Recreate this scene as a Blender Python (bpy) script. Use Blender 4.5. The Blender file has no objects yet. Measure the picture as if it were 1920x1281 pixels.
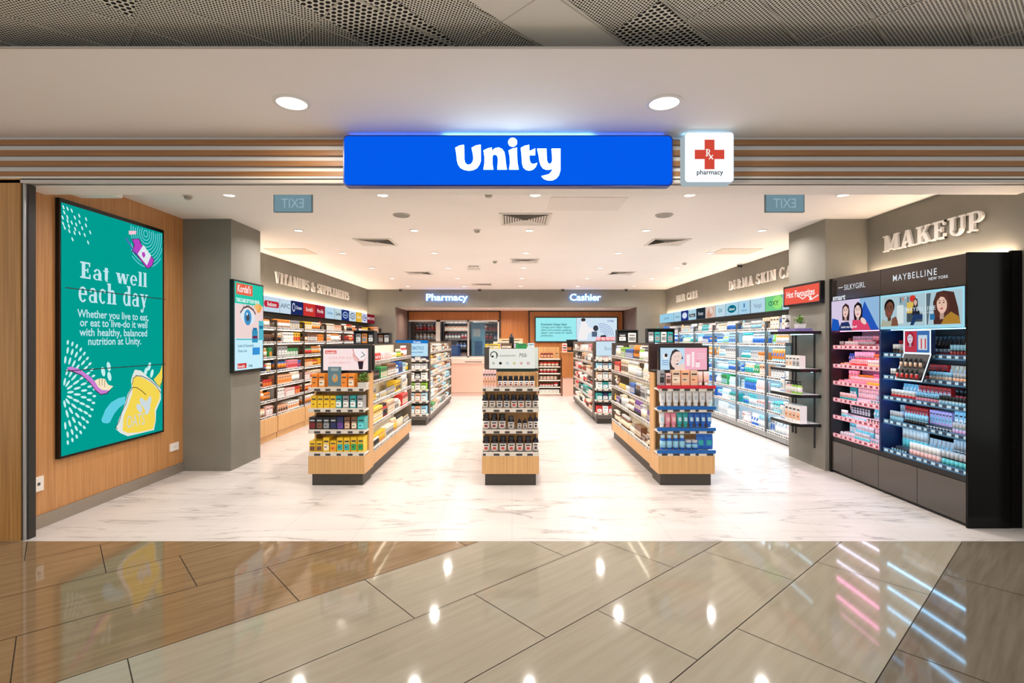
import bpy, math, random
from mathutils import Vector, Matrix
random.seed(11)
SC = bpy.context.scene
COL = SC.collection
PI = math.pi

# ------------------------------------------------------------------ camera, world, large lights, exposure
cam_data = bpy.data.cameras.new('camera')
cam_data.sensor_width = 36.0
cam_data.lens = 18.0
cam_data.shift_y = -0.0018
cam_data.clip_start = 0.05
camera = bpy.data.objects.new('camera', cam_data)
COL.objects.link(camera)
camera.location = (0, 0, 1.5)
camera.rotation_euler = (PI / 2, 0, 0)
SC.camera = camera

world = bpy.data.worlds.new('world')
SC.world = world
world.use_nodes = True
world.node_tree.nodes['Background'].inputs[0].default_value = (1.0, 0.98, 0.95, 1)
world.node_tree.nodes['Background'].inputs[1].default_value = 1.0

SC.view_settings.view_transform = 'Standard'
SC.view_settings.look = 'None'
SC.view_settings.gamma = 1.0
SC.view_settings.use_curve_mapping = False
SC.view_settings.exposure = 0.0
SC.cycles.max_bounces = 8
SC.cycles.diffuse_bounces = 5
SC.cycles.glossy_bounces = 3
SC.cycles.transparent_max_bounces = 12
SC.cycles.use_denoising = True
SC.cycles.sample_clamp_indirect = 6.0
SC.cycles.caustics_reflective = False
SC.cycles.caustics_refractive = False


def area(name, loc, size, power, color=(1, 1, 1), rot=(0, 0, 0), shape='DISK', size_y=None, spread=PI):
    l = bpy.data.lights.new(name, 'AREA')
    l.shape = shape
    l.size = size
    if size_y is not None:
        l.size_y = size_y
    l.energy = power
    l.color = color
    l.spread = spread
    o = bpy.data.objects.new(name, l)
    COL.objects.link(o)
    o.location = loc
    o.rotation_euler = rot
    return o


# unseen fill lights added for the mall corridor, behind and above the photographer
area('mall_fill_light', (-2.4, -1.2, 4.2), 2.5, 35, (1.0, 0.90, 0.78))
area('mall_fill_light', (2.4, -1.2, 4.2), 2.5, 35, (0.95, 0.96, 1.0))

# ------------------------------------------------------------------ colours and materials


def lin(c):
    c = c / 255.0
    return c / 12.92 if c <= 0.04045 else ((c + 0.055) / 1.055) ** 2.4


def rgb(c):
    if isinstance(c, str):
        c = c.lstrip('#')
        c = tuple(int(c[i:i + 2], 16) for i in (0, 2, 4))
    return (lin(c[0]), lin(c[1]), lin(c[2]), 1.0)


MATS = {}


def P(col, rough=0.5, metal=0.0, spec=0.5, coat=0.0):
    """plain painted or printed surface"""
    key = ('P', str(col), rough, metal, spec, coat)
    if key in MATS:
        return MATS[key]
    m = bpy.data.materials.new('paint')
    m.use_nodes = True
    b = m.node_tree.nodes['Principled BSDF']
    b.inputs['Base Color'].default_value = rgb(col)
    b.inputs['Roughness'].default_value = rough
    b.inputs['Metallic'].default_value = metal
    b.inputs['Specular IOR Level'].default_value = spec
    b.inputs['Coat Weight'].default_value = coat
    MATS[key] = m
    return m


def E(col, s=1.0, sample=True):
    """something that gives off light: a screen, a lit letter, a lamp"""
    key = ('E', str(col), s, sample)
    if key in MATS:
        return MATS[key]
    m = bpy.data.materials.new('lit')
    m.use_nodes = True
    nt = m.node_tree
    nt.nodes.clear()
    e = nt.nodes.new('ShaderNodeEmission')
    e.inputs[0].default_value = rgb(col)
    e.inputs[1].default_value = s
    o = nt.nodes.new('ShaderNodeOutputMaterial')
    nt.links.new(e.outputs[0], o.inputs[0])
    if not sample:
        m.cycles.emission_sampling = 'NONE'
    MATS[key] = m
    return m


def node_mat(name):
    m = bpy.data.materials.new(name)
    m.use_nodes = True
    nt = m.node_tree
    b = nt.nodes['Principled BSDF']

    def N(t, **kw):
        n = nt.nodes.new(t)
        for k, v in kw.items():
            if k.startswith('i_'):
                n.inputs[k[2:]].default_value = v
            else:
                setattr(n, k, v)
        return n

    def L(a, c):
        nt.links.new(a, c)
    return m, nt, b, N, L


def ramp(N, stops):
    r = N('ShaderNodeValToRGB')
    el = r.color_ramp.elements
    el[0].position, el[0].color = stops[0]
    el[1].position, el[1].color = stops[-1]
    for p, c in stops[1:-1]:
        e = el.new(p)
        e.color = c
    return r


def wood(name, c1, c2, scale=(60, 60, 1.3), rough=0.45):
    m, nt, b, N, L = node_mat(name)
    g = N('ShaderNodeNewGeometry')
    mp = N('ShaderNodeMapping')
    mp.inputs['Scale'].default_value = scale
    L(g.outputs['Position'], mp.inputs['Vector'])
    n = N('ShaderNodeTexNoise')
    n.inputs['Scale'].default_value = 1.6
    n.inputs['Detail'].default_value = 6
    L(mp.outputs[0], n.inputs['Vector'])
    r = ramp(N, [(0.32, rgb(c2)), (0.68, rgb(c1))])
    L(n.outputs['Fac'], r.inputs[0])
    L(r.outputs[0], b.inputs['Base Color'])
    b.inputs['Roughness'].default_value = rough
    bu = N('ShaderNodeBump')
    bu.inputs['Strength'].default_value = 0.12
    bu.inputs['Distance'].default_value = 0.004
    L(n.outputs['Fac'], bu.inputs['Height'])
    L(bu.outputs[0], b.inputs['Normal'])
    return m


OAK = wood('oak_laminate', (198, 146, 92), (174, 120, 70), (45, 45, 1.0))
OAK_H = wood('oak_slat', (166, 120, 76), (136, 94, 56), (1.0, 60, 60))
OAK_LIGHT = wood('light_oak', (222, 176, 118), (196, 148, 92), (70, 70, 1.0))
OAK_BACK = wood('honey_oak', (188, 120, 62), (166, 100, 48), (30, 30, 0.8))


def concrete(name, c1, c2, rough=0.75, sc=2.2):
    m, nt, b, N, L = node_mat(name)
    g = N('ShaderNodeNewGeometry')
    n = N('ShaderNodeTexNoise')
    n.inputs['Scale'].default_value = sc
    n.inputs['Detail'].default_value = 5
    L(g.outputs['Position'], n.inputs['Vector'])
    r = ramp(N, [(0.3, rgb(c1)), (0.7, rgb(c2))])
    L(n.outputs['Fac'], r.inputs[0])
    L(r.outputs[0], b.inputs['Base Color'])
    b.inputs['Roughness'].default_value = rough
    return m


GREY_WALL = concrete('grey_plaster', (124, 121, 112), (132, 129, 120))
WHITE_CEIL = concrete('white_ceiling', (240, 235, 231), (243, 239, 235), 0.85, 1.0)
SOFFIT = concrete('soffit_paint', (244, 240, 236), (247, 243, 239), 0.7, 1.0)
STEEL = P((150, 146, 140), 0.35, 0.6)
BLACK = P((12, 12, 13), 0.25)
BLACK_M = P((20, 20, 21), 0.55)
BRONZE = P((72, 60, 52), 0.4, 0.4)
GREYPOST = P((98, 102, 104), 0.4, 0.4)
WHITE = P((238, 238, 236), 0.45)
OFFWHITE = P((226, 222, 214), 0.5)


def marble():
    m, nt, b, N, L = node_mat('white_marble_tile')
    g = N('ShaderNodeNewGeometry')
    mp = N('ShaderNodeMapping')
    mp.inputs['Rotation'].default_value = (0, 0, math.radians(-28))
    mp.inputs['Scale'].default_value = (0.55, 3.4, 1)
    L(g.outputs['Position'], mp.inputs['Vector'])
    warp = N('ShaderNodeTexNoise')
    warp.inputs['Scale'].default_value = 1.4
    warp.inputs['Detail'].default_value = 5
    L(mp.outputs[0], warp.inputs['Vector'])
    # veins: where a noise field crosses its middle
    n = N('ShaderNodeTexNoise')
    n.inputs['Scale'].default_value = 1.25
    n.inputs['Detail'].default_value = 7
    n.inputs['Roughness'].default_value = 0.52
    n.inputs['Distortion'].default_value = 0.5
    L(mp.outputs[0], n.inputs['Vector'])
    s = N('ShaderNodeMath', operation='SUBTRACT')
    s.inputs[1].default_value = 0.5
    L(n.outputs['Fac'], s.inputs[0])
    a = N('ShaderNodeMath', operation='ABSOLUTE')
    L(s.outputs[0], a.inputs[0])
    r = ramp(N, [(0.0, (1, 1, 1, 1)), (0.006, (0.5, 0.5, 0.5, 1)), (0.022, (0, 0, 0, 1))])
    L(a.outputs[0], r.inputs[0])
    # break the veins into pieces
    n2 = N('ShaderNodeTexNoise')
    n2.inputs['Scale'].default_value = 2.1
    L(g.outputs['Position'], n2.inputs['Vector'])
    r2 = ramp(N, [(0.38, (0, 0, 0, 1)), (0.54, (1, 1, 1, 1))])
    L(n2.outputs['Fac'], r2.inputs[0])
    mu = N('ShaderNodeMath', operation='MULTIPLY')
    L(r.outputs[0], mu.inputs[0])
    L(r2.outputs[0], mu.inputs[1])
    mu2 = N('ShaderNodeMath', operation='MULTIPLY')
    mu2.inputs[1].default_value = 0.8
    L(mu.outputs[0], mu2.inputs[0])
    base = ramp(N, [(0.35, rgb((207, 200, 196))), (0.7, rgb((219, 212, 208)))])
    L(warp.outputs['Fac'], base.inputs[0])
    mix = N('ShaderNodeMix', data_type='RGBA')
    L(mu2.outputs[0], mix.inputs[0])
    L(base.outputs[0], mix.inputs[6])
    mix.inputs[7].default_value = rgb((140, 133, 130))
    # faint 0.8 m joints
    br = N('ShaderNodeTexBrick')
    br.offset = 0.5
    br.inputs['Scale'].default_value = 1.0
    br.inputs['Brick Width'].default_value = 1.2
    br.inputs['Row Height'].default_value = 0.6
    br.inputs['Mortar Size'].default_value = 0.0016
    br.inputs['Color1'].default_value = (1, 1, 1, 1)
    br.inputs['Color2'].default_value = (1, 1, 1, 1)
    br.inputs['Mortar'].default_value = (0.72, 0.70, 0.68, 1)
    rot = N('ShaderNodeMapping')
    rot.inputs['Rotation'].default_value = (0, 0, PI / 2)
    L(g.outputs['Position'], rot.inputs['Vector'])
    L(rot.outputs[0], br.inputs['Vector'])
    mm = N('ShaderNodeMix', data_type='RGBA', blend_type='MULTIPLY')
    mm.inputs[0].default_value = 1.0
    L(mix.outputs[2], mm.inputs[6])
    L(br.outputs['Color'], mm.inputs[7])
    L(mm.outputs[2], b.inputs['Base Color'])
    b.inputs['Roughness'].default_value = 0.28
    b.inputs['Specular IOR Level'].default_value = 0.35
    return m


def mall_tile(name, c1, c2):
    m, nt, b, N, L = node_mat(name)
    g = N('ShaderNodeNewGeometry')
    mp = N('ShaderNodeMapping')
    mp.inputs['Rotation'].default_value = (0, 0, -math.atan2(0.6654, 0.7465))
    mp.inputs['Scale'].default_value = (1, 1, 1)
    L(g.outputs['Position'], mp.inputs['Vector'])
    mp2 = N('ShaderNodeMapping')
    mp2.inputs['Scale'].default_value = (2.0, 26, 1)
    L(mp.outputs[0], mp2.inputs['Vector'])
    n = N('ShaderNodeTexNoise')
    n.inputs['Scale'].default_value = 1.0
    n.inputs['Detail'].default_value = 7
    n.inputs['Distortion'].default_value = 0.3
    L(mp2.outputs[0], n.inputs['Vector'])
    r = ramp(N, [(0.3, rgb(c2)), (0.65, rgb(c1))])
    L(n.outputs['Fac'], r.inputs[0])
    L(r.outputs[0], b.inputs['Base Color'])
    b.inputs['Roughness'].default_value = 0.06
    b.inputs['Specular IOR Level'].default_value = 0.32
    b.inputs['Coat Weight'].default_value = 0.0
    b.inputs['Coat Roughness'].default_value = 0.04
    return m


def perforated(name, pitch, rad):
    """sheet with a staggered grid of round holes, see-through to the dark surface above"""
    m, nt, b, N, L = node_mat(name)
    g = N('ShaderNodeNewGeometry')
    mp = N('ShaderNodeMapping')
    mp.inputs['Rotation'].default_value = (0, 0, math.radians(-44))
    mp.inputs['Scale'].default_value = (1 / pitch, 1 / (pitch * 0.866), 1)
    L(g.outputs['Position'], mp.inputs['Vector'])
    sx = N('ShaderNodeSeparateXYZ')
    L(mp.outputs[0], sx.inputs[0])

    def M(op, a, c=None):
        n = N('ShaderNodeMath', operation=op)
        for i, v in enumerate((a, c)):
            if v is None:
                continue
            if isinstance(v, (int, float)):
                n.inputs[i].default_value = v
            else:
                L(v, n.inputs[i])
        return n.outputs[0]
    row = M('FLOOR', sx.outputs[1])
    odd = M('MULTIPLY', M('FLOORED_MODULO', row, 2.0), 0.5)
    fx = M('SUBTRACT', M('FRACT', M('ADD', sx.outputs[0], odd)), 0.5)
    fy = M('MULTIPLY', M('SUBTRACT', M('FRACT', sx.outputs[1]), 0.5), 0.866)
    d = M('SQRT', M('ADD', M('MULTIPLY', fx, fx), M('MULTIPLY', fy, fy)))
    hole = M('LESS_THAN', d, rad / pitch)
    b.inputs['Base Color'].default_value = rgb((230, 228, 220))
    b.inputs['Roughness'].default_value = 0.5
    b.inputs['Metallic'].default_value = 0.15
    t = N('ShaderNodeBsdfTransparent')
    ms = N('ShaderNodeMixShader')
    L(hole, ms.inputs[0])
    L(b.outputs[0], ms.inputs[1])
    L(t.outputs[0], ms.inputs[2])
    L(ms.outputs[0], nt.nodes['Material Output'].inputs['Surface'])
    return m


def tag_strip(name, back, tag, pitch, fill):
    """shelf edge strip printed with price tickets"""
    m, nt, b, N, L = node_mat(name)
    g = N('ShaderNodeNewGeometry')
    sx = N('ShaderNodeSeparateXYZ')
    L(g.outputs['Position'], sx.inputs[0])
    a = N('ShaderNodeMath', operation='ADD')
    L(sx.outputs[0], a.inputs[0])
    L(sx.outputs[1], a.inputs[1])
    dv = N('ShaderNodeMath', operation='DIVIDE')
    dv.inputs[1].default_value = pitch
    L(a.outputs[0], dv.inputs[0])
    nz = N('ShaderNodeTexWhiteNoise', noise_dimensions='1D')
    fl = N('ShaderNodeMath', operation='FLOOR')
    L(dv.outputs[0], fl.inputs[0])
    L(fl.outputs[0], nz.inputs['W'])
    th = N('ShaderNodeMath', operation='MULTIPLY_ADD')
    th.inputs[1].default_value = -0.35
    th.inputs[2].default_value = fill
    L(nz.outputs['Value'], th.inputs[0])
    fr = N('ShaderNodeMath', operation='FRACT')
    L(dv.outputs[0], fr.inputs[0])
    lt = N('ShaderNodeMath', operation='LESS_THAN')
    L(fr.outputs[0], lt.inputs[0])
    L(th.outputs[0], lt.inputs[1])
    mix = N('ShaderNodeMix', data_type='RGBA')
    L(lt.outputs[0], mix.inputs[0])
    mix.inputs[6].default_value = rgb(back)
    mix.inputs[7].default_value = rgb(tag)
    L(mix.outputs[2], b.inputs['Base Color'])
    b.inputs['Roughness'].default_value = 0.4
    return m


MARBLE = marble()
TILE_BEIGE = mall_tile('beige_tile', (160, 152, 134), (151, 142, 124))
TILE_BROWN = mall_tile('brown_tile', (138, 114, 84), (122, 98, 71))
TILE_GREY = mall_tile('grey_brown_tile', (118, 108, 94), (103, 93, 79))
PERF_SMALL = perforated('fine_perforation', 0.0165, 0.0053)
PERF_BIG = perforated('coarse_perforation', 0.031, 0.0112)
TAGS = tag_strip('price_tickets', (232, 228, 222), (52, 46, 44), 0.062, 0.8)
TAGS_W = tag_strip('price_tickets_sparse', (214, 206, 194), (58, 54, 52), 0.115, 0.62)
GLASS = None


def glass_mat():
    m, nt, b, N, L = node_mat('clear_glass')
    b.inputs['Base Color'].default_value = (0.9, 0.97, 1, 1)
    b.inputs['Roughness'].default_value = 0.02
    t = N('ShaderNodeBsdfTransparent')
    t.inputs[0].default_value = (0.93, 0.97, 0.98, 1)
    gl = N('ShaderNodeBsdfGlossy')
    gl.inputs['Roughness'].default_value = 0.02
    fr = N('ShaderNodeFresnel')
    fr.inputs['IOR'].default_value = 1.45
    ms = N('ShaderNodeMixShader')
    L(fr.outputs[0], ms.inputs[0])
    L(t.outputs[0], ms.inputs[1])
    L(gl.outputs[0], ms.inputs[2])
    L(ms.outputs[0], nt.nodes['Material Output'].inputs['Surface'])
    return m


GLASS = glass_mat()

# ------------------------------------------------------------------ mesh builder


class MB:
    def __init__(s):
        s.v, s.f, s.mi, s.sm, s.mats = [], [], [], [], []

    def m(s, mat):
        if mat not in s.mats:
            s.mats.append(mat)
        return s.mats.index(mat)

    def face(s, idx, mat, smooth=False):
        s.f.append(idx)
        s.mi.append(s.m(mat))
        s.sm.append(smooth)

    def box(s, x0, y0, z0, x1, y1, z1, mat, front=None):
        b = len(s.v)
        x0, x1 = min(x0, x1), max(x0, x1)
        y0, y1 = min(y0, y1), max(y0, y1)
        z0, z1 = min(z0, z1), max(z0, z1)
        s.v += [(x0, y0, z0), (x1, y0, z0), (x1, y1, z0), (x0, y1, z0), (x0, y0, z1), (x1, y0, z1), (x1, y1, z1), (x0, y1, z1)]
        for q in ((0, 3, 2, 1), (4, 5, 6, 7), (0, 1, 5, 4), (1, 2, 6, 5), (2, 3, 7, 6), (3, 0, 4, 7)):
            s.face([b + i for i in q], mat)
        return s

    def quad(s, pts, mat):
        b = len(s.v)
        s.v += [tuple(p) for p in pts]
        s.face(list(range(b, b + len(pts))), mat)
        return s

    def prism(s, pts, off, mat, side=None):
        """polygon pts (3D) extruded by vector off (towards the back); front face keeps pts order"""
        n = len(pts)
        b = len(s.v)
        off = Vector(off)
        s.v += [tuple(p) for p in pts] + [tuple(Vector(p) + off) for p in pts]
        s.face(list(range(b, b + n)), mat)
        s.face(list(range(b + 2 * n - 1, b + n - 1, -1)), side or mat)
        for i in range(n):
            j = (i + 1) % n
            s.face([b + j, b + i, b + n + i, b + n + j], side or mat)
        return s

    def lathe(s, prof, mats, cx=0, cy=0, cz=0, n=14, sy=1.0):
        """prof: [(r, z)], mats: one per segment or a single one"""
        b = len(s.v)
        for r, z in prof:
            for k in range(n):
                a = 2 * PI * k / n
                s.v.append((cx + r * math.cos(a), cy + sy * r * math.sin(a), cz + z))
        for i in range(len(prof) - 1):
            mt = mats[i] if isinstance(mats, (list, tuple)) else mats
            for k in range(n):
                k2 = (k + 1) % n
                s.face([b + i * n + k, b + i * n + k2, b + (i + 1) * n + k2, b + (i + 1) * n + k], mt, True)
        first = mats[0] if isinstance(mats, (list, tuple)) else mats
        last = mats[-1] if isinstance(mats, (list, tuple)) else mats
        s.face([b + k for k in range(n - 1, -1, -1)], first)
        s.face([b + (len(prof) - 1) * n + k for k in range(n)], last)
        return s

    def tube(s, pts, r, mat, n=8):
        pts = [Vector(p) for p in pts]
        b = len(s.v)
        for i, p in enumerate(pts):
            d = (pts[min(i + 1, len(pts) - 1)] - pts[max(i - 1, 0)]).normalized()
            u = d.orthogonal().normalized() if i == 0 else (u - d * u.dot(d)).normalized()
            w = d.cross(u)
            for k in range(n):
                a = 2 * PI * k / n
                s.v.append(tuple(p + u * r * math.cos(a) + w * r * math.sin(a)))
        for i in range(len(pts) - 1):
            for k in range(n):
                k2 = (k + 1) % n
                s.face([b + i * n + k, b + i * n + k2, b + (i + 1) * n + k2, b + (i + 1) * n + k], mat, True)
        s.face([b + k for k in range(n - 1, -1, -1)], mat)
        s.face([b + (len(pts) - 1) * n + k for k in range(n)], mat)
        return s

    def rings(s, rings, mats, smooth=True):
        b = len(s.v)
        n = len(rings[0])
        for r in rings:
            s.v += [tuple(p) for p in r]
        for i in range(len(rings) - 1):
            mt = mats[i] if isinstance(mats, (list, tuple)) else mats
            for k in range(n):
                k2 = (k + 1) % n
                s.face([b + i * n + k, b + i * n + k2, b + (i + 1) * n + k2, b + (i + 1) * n + k], mt, smooth)
        s.face([b + k for k in range(n - 1, -1, -1)], mats[0] if isinstance(mats, (list, tuple)) else mats)
        s.face([b + (len(rings) - 1) * n + k for k in range(n)], mats[-1] if isinstance(mats, (list, tuple)) else mats)
        return s

    def mesh(s, name, off=(0, 0, 0)):
        me = bpy.data.meshes.new(name)
        ox, oy, oz = off
        me.from_pydata([(x - ox, y - oy, z - oz) for x, y, z in s.v], [], s.f)
        for mt in s.mats:
            me.materials.append(mt)
        me.polygons.foreach_set('material_index', s.mi)
        me.polygons.foreach_set('use_smooth', s.sm)
        me.update()
        return me

    def build(s, name, parent=None, loc=None):
        """world-coordinate mesh linked as one object; under a parent the mesh is made local to it"""
        off = tuple(parent_world(parent)) if parent is not None else (loc or (0, 0, 0))
        o = bpy.data.objects.new(name, s.mesh(name, off))
        COL.objects.link(o)
        if parent is not None:
            o.parent = parent
        else:
            o.location = off
        return o


def parent_world(p):
    v = Vector(p.location)
    while p.parent is not None:
        p = p.parent
        v = v + Vector(p.location)
    return v


def tag(o, label=None, cat=None, group=None, kind=None):
    if label:
        o['label'] = label
    if cat:
        o['category'] = cat
    if group:
        o['group'] = group
    if kind:
        o['kind'] = kind
    return o


def thing(name, loc, label, cat, group=None):
    o = bpy.data.objects.new(name, None)
    o.empty_display_size = 0.05
    COL.objects.link(o)
    o.location = loc
    return tag(o, label, cat, group)


def struct(name, mb):
    return tag(mb.build(name), kind='structure')


def W(px, py, Y):
    """world point seen at a pixel of the photograph at depth Y (used to read measurements off the photo)"""
    return Vector(((px - 960) * Y / 960, Y, 1.5 - (py - 637) * Y / 960))


# ------------------------------------------------------------------ lettering
TXT = {}
def text_geo(s, size=1.0, bold=0.0, align='LEFT', depth=0.0, spacing=1.0):
    key = (s, size, bold, align, depth, spacing)
    if key in TXT:
        return TXT[key]
    cu = bpy.data.curves.new('t', 'FONT')
    cu.body = s
    cu.size = size
    cu.offset = bold * size
    cu.align_x = align
    cu.space_character = spacing
    cu.extrude = depth
    cu.resolution_u = 3
    o = bpy.data.objects.new('t', cu)
    COL.objects.link(o)
    dg = bpy.context.evaluated_depsgraph_get()
    dg.update()
    me = bpy.data.meshes.new_from_object(o.evaluated_get(dg))
    vs = [tuple(v.co) for v in me.vertices]
    fs = [tuple(p.vertices) for p in me.polygons]
    bpy.data.objects.remove(o)
    bpy.data.curves.remove(cu)
    bpy.data.meshes.remove(me)
    TXT[key] = (vs, fs)
    return vs, fs


def arc(cx, cy, rx, ry, a0, a1, wx, wy, n=14):
    """ring sector: outer ellipse rx, ry; wall wx thick at the sides and wy at top and bottom"""
    out = []
    for i in range(n):
        t0 = math.radians(a0 + (a1 - a0) * i / n)
        t1 = math.radians(a0 + (a1 - a0) * (i + 1) / n)
        q = []
        for t, r in ((t0, 1), (t1, 1), (t1, 0), (t0, 0)):
            ax, ay = (rx, ry) if r else (rx - wx, ry - wy)
            q.append((cx + ax * math.cos(t), cy + ay * math.sin(t)))
        out.append(q)
    return out


def R_(x0, y0, x1, y1):
    return [(x0, y0), (x1, y0), (x1, y1), (x0, y1)]


def dg_(x0, y0, x1, y1, w):
    return [(x0, y0), (x0 + w, y0), (x1 + w, y1), (x1, y1)]


T, S_, H_ = 0.205, 0.085, 0.105     # stem, serif height, hairline


def serif_caps():
    g = {}
    g['I'] = (0.44, [R_(.12, 0, .12 + T, 1), R_(.03, 0, .40, S_), R_(.03, 1 - S_, .40, 1)])
    g['L'] = (0.68, [R_(.12, 0, .12 + T, 1), R_(.03, 0, .62, H_), R_(.03, 1 - S_, .40, 1), R_(.54, 0, .62, .3)])
    g['E'] = (0.72, [R_(.12, 0, .12 + T, 1), R_(.03, 0, .64, H_), R_(.03, 1 - H_, .62, 1), R_(.56, 0, .64, .28), R_(.54, .74, .62, 1), R_(.2, .46, .5, .55), R_(.44, .36, .51, .65)])
    g['T'] = (0.72, [R_(.27, 0, .27 + T, 1), R_(.17, 0, .56, S_), R_(.03, 1 - H_, .70, 1), R_(.03, .72, .11, 1), R_(.62, .72, .70, 1)])
    g['H'] = (0.86, [R_(.12, 0, .12 + T, 1), R_(.56, 0, .56 + T, 1), R_(.03, 0, .40, S_), R_(.47, 0, .84, S_), R_(.03, 1 - S_, .40, 1), R_(.47, 1 - S_, .84, 1), R_(.2, .45, .65, .55)])
    g['N'] = (0.86, [R_(.12, 0, .24, 1), R_(.65, 0, .77, 1), dg_(.52, 0, .10, 1, .25), R_(.03, 0, .32, S_), R_(.55, 1 - S_, .86, 1), R_(.02, 1 - S_, .2, 1)])
    g['M'] = (1.06, [R_(.12, 0, .24, 1), R_(.76, 0, .76 + T, 1), dg_(.38, .12, .10, 1, .24), dg_(.46, .12, .74, 1, .12), R_(.03, 0, .32, S_), R_(.67, 0, 1.04, S_), R_(.02, 1 - S_, .2, 1), R_(.85, 1 - S_, 1.04, 1), R_(.40, .10, .60, .22)])
    g['A'] = (0.88, [dg_(.08, 0, .34, 1, .12), dg_(.56, 0, .33, 1, .21), R_(.22, .28, .62, .37), R_(0, 0, .28, S_), R_(.48, 0, .88, S_)])
    g['V'] = (0.86, [dg_(.34, 0, .07, 1, .21), dg_(.38, 0, .64, 1, .12), R_(0, 1 - S_, .38, 1), R_(.56, 1 - S_, .84, 1)])
    g['K'] = (0.86, [R_(.12, 0, .12 + T, 1), R_(.03, 0, .40, S_), R_(.03, 1 - S_, .40, 1), dg_(.26, .40, .60, 1, .11), dg_(.58, 0, .34, .6, .22), R_(.5, 0, .86, S_), R_(.5, 1 - S_, .82, 1)])
    g['P'] = (0.74, [R_(.12, 0, .12 + T, 1), R_(.03, 0, .42, S_), R_(.03, 1 - H_, .42, 1), R_(.25, .42, .42, .50)] + arc(.40, .71, .31, .29, -90, 90, .17, .085))
    g['R'] = (0.86, [R_(.12, 0, .12 + T, 1), R_(.03, 0, .40, S_), R_(.03, 1 - H_, .42, 1), R_(.25, .44, .42, .52), dg_(.60, 0, .38, .48, .20), R_(.58, 0, .86, S_)] + arc(.40, .72, .30, .28, -90, 90, .17, .085))
    g['D'] = (0.84, [R_(.12, 0, .12 + T, 1), R_(.03, 0, .42, H_), R_(.03, 1 - H_, .42, 1)] + arc(.40, .5, .39, .5, -90, 90, .18, .09))
    g['C'] = (0.78, arc(.42, .5, .38, .51, 48, 318, .18, .09, 20) + [R_(.62, .70, .70, .96), R_(.64, .16, .70, .30)])
    g['U'] = (0.86, [R_(.13, .3, .13 + T, 1), R_(.64, .3, .76, 1), R_(.03, 1 - S_, .42, 1), R_(.55, 1 - S_, .85, 1)] + arc(.44, .32, .31, .34, 180, 360, .15, .10))
    g['S'] = (0.66, arc(.33, .735, .26, .275, 30, 250, .13, .09) + arc(.34, .27, .28, .285, -150, 90, .14, .10) + [[(.12, .62), (.20, .50), (.52, .38), (.46, .52)], R_(.48, .74, .55, .97), R_(.07, .03, .14, .27)])
    g['&'] = (0.92, arc(.38, .76, .21, .25, 0, 360, .10, .07) + arc(.36, .27, .31, .29, 60, 330, .15, .09) + [dg_(.62, 0, .24, .66, .19), R_(.62, 0, .92, S_), dg_(.62, .16, .74, .5, .07), R_(.62, .46, .88, .53)])
    g[' '] = (0.36, [])
    return g


def serif_lower():
    """x-height .68, for the screen headline"""
    g = {}
    X = .68
    t, s = .20, .06
    g['a'] = (.62, [R_(.36, 0, .36 + t, .46)] + arc(.30, .42, .235, .27, 0, 165, .14, .08) + arc(.25, .19, .21, .20, 60, 300, .13, .07) + [R_(.25, .30, .40, .37), R_(.25, 0, .40, .06), R_(.5, 0, .6, .06)])
    g['c'] = (.52, arc(.28, .34, .25, .36, 45, 315, .15, .08, 18) + [dg_(.38, .5, .40, .64, .09)])
    g['e'] = (.58, arc(.29, .34, .265, .36, 0, 318, .15, .08, 20) + [R_(.1, .32, .555, .39)])
    g['t'] = (.42, [R_(.12, .12, .12 + t, .86), R_(.02, X - .08, .38, X)] + arc(.27, .15, .15, .17, 180, 300, .13, .09))
    g['l'] = (.34, [R_(.08, 0, .08 + t, 1), R_(.02, 0, .33, s), R_(.02, 1 - s, .2, 1)])
    g['h'] = (.70, [R_(.08, 0, .08 + t, 1), R_(.42, 0, .42 + t, .48), R_(.02, 0, .32, s), R_(.36, 0, .68, s), R_(.02, 1 - s, .2, 1)] + arc(.39, .45, .20, .25, 0, 150, .15, .11))
    g['d'] = (.64, [R_(.38, 0, .38 + t, 1), R_(.30, 1 - s, .5, 1), R_(.5, 0, .62, s)] + arc(.28, .34, .25, .36, 40, 320, .15, .08, 18))
    g['w'] = (.96, [dg_(.20, 0, .05, X, .21), dg_(.30, 0, .42, X, .07), dg_(.56, 0, .40, X, .21), dg_(.66, 0, .82, X, .07), R_(0, X - s, .30, X), R_(.74, X - s, .96, X)])
    g['y'] = (.66, [dg_(.26, .0, .07, X, .18), dg_(.18, -.28, .50, X, .08), R_(0, X - s, .32, X), R_(.42, X - s, .66, X)] + arc(.17, -.2, .11, .1, 90, 360, .1, .1, 8))
    return g


CAPS = serif_caps()
LOW = serif_lower()


def serif_polys(s, xs=1.0, gap=.04):
    """[(list of polygons for one letter)] in cap-height units and total advance"""
    x, out = 0, []
    for ch in s:
        adv, ps = (CAPS.get(ch) or LOW.get(ch))
        if ps:
            out.append([[((x + px) * xs, py) for px, py in q] for q in ps])
        x += adv + gap
    return out, (x - gap) * xs


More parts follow.
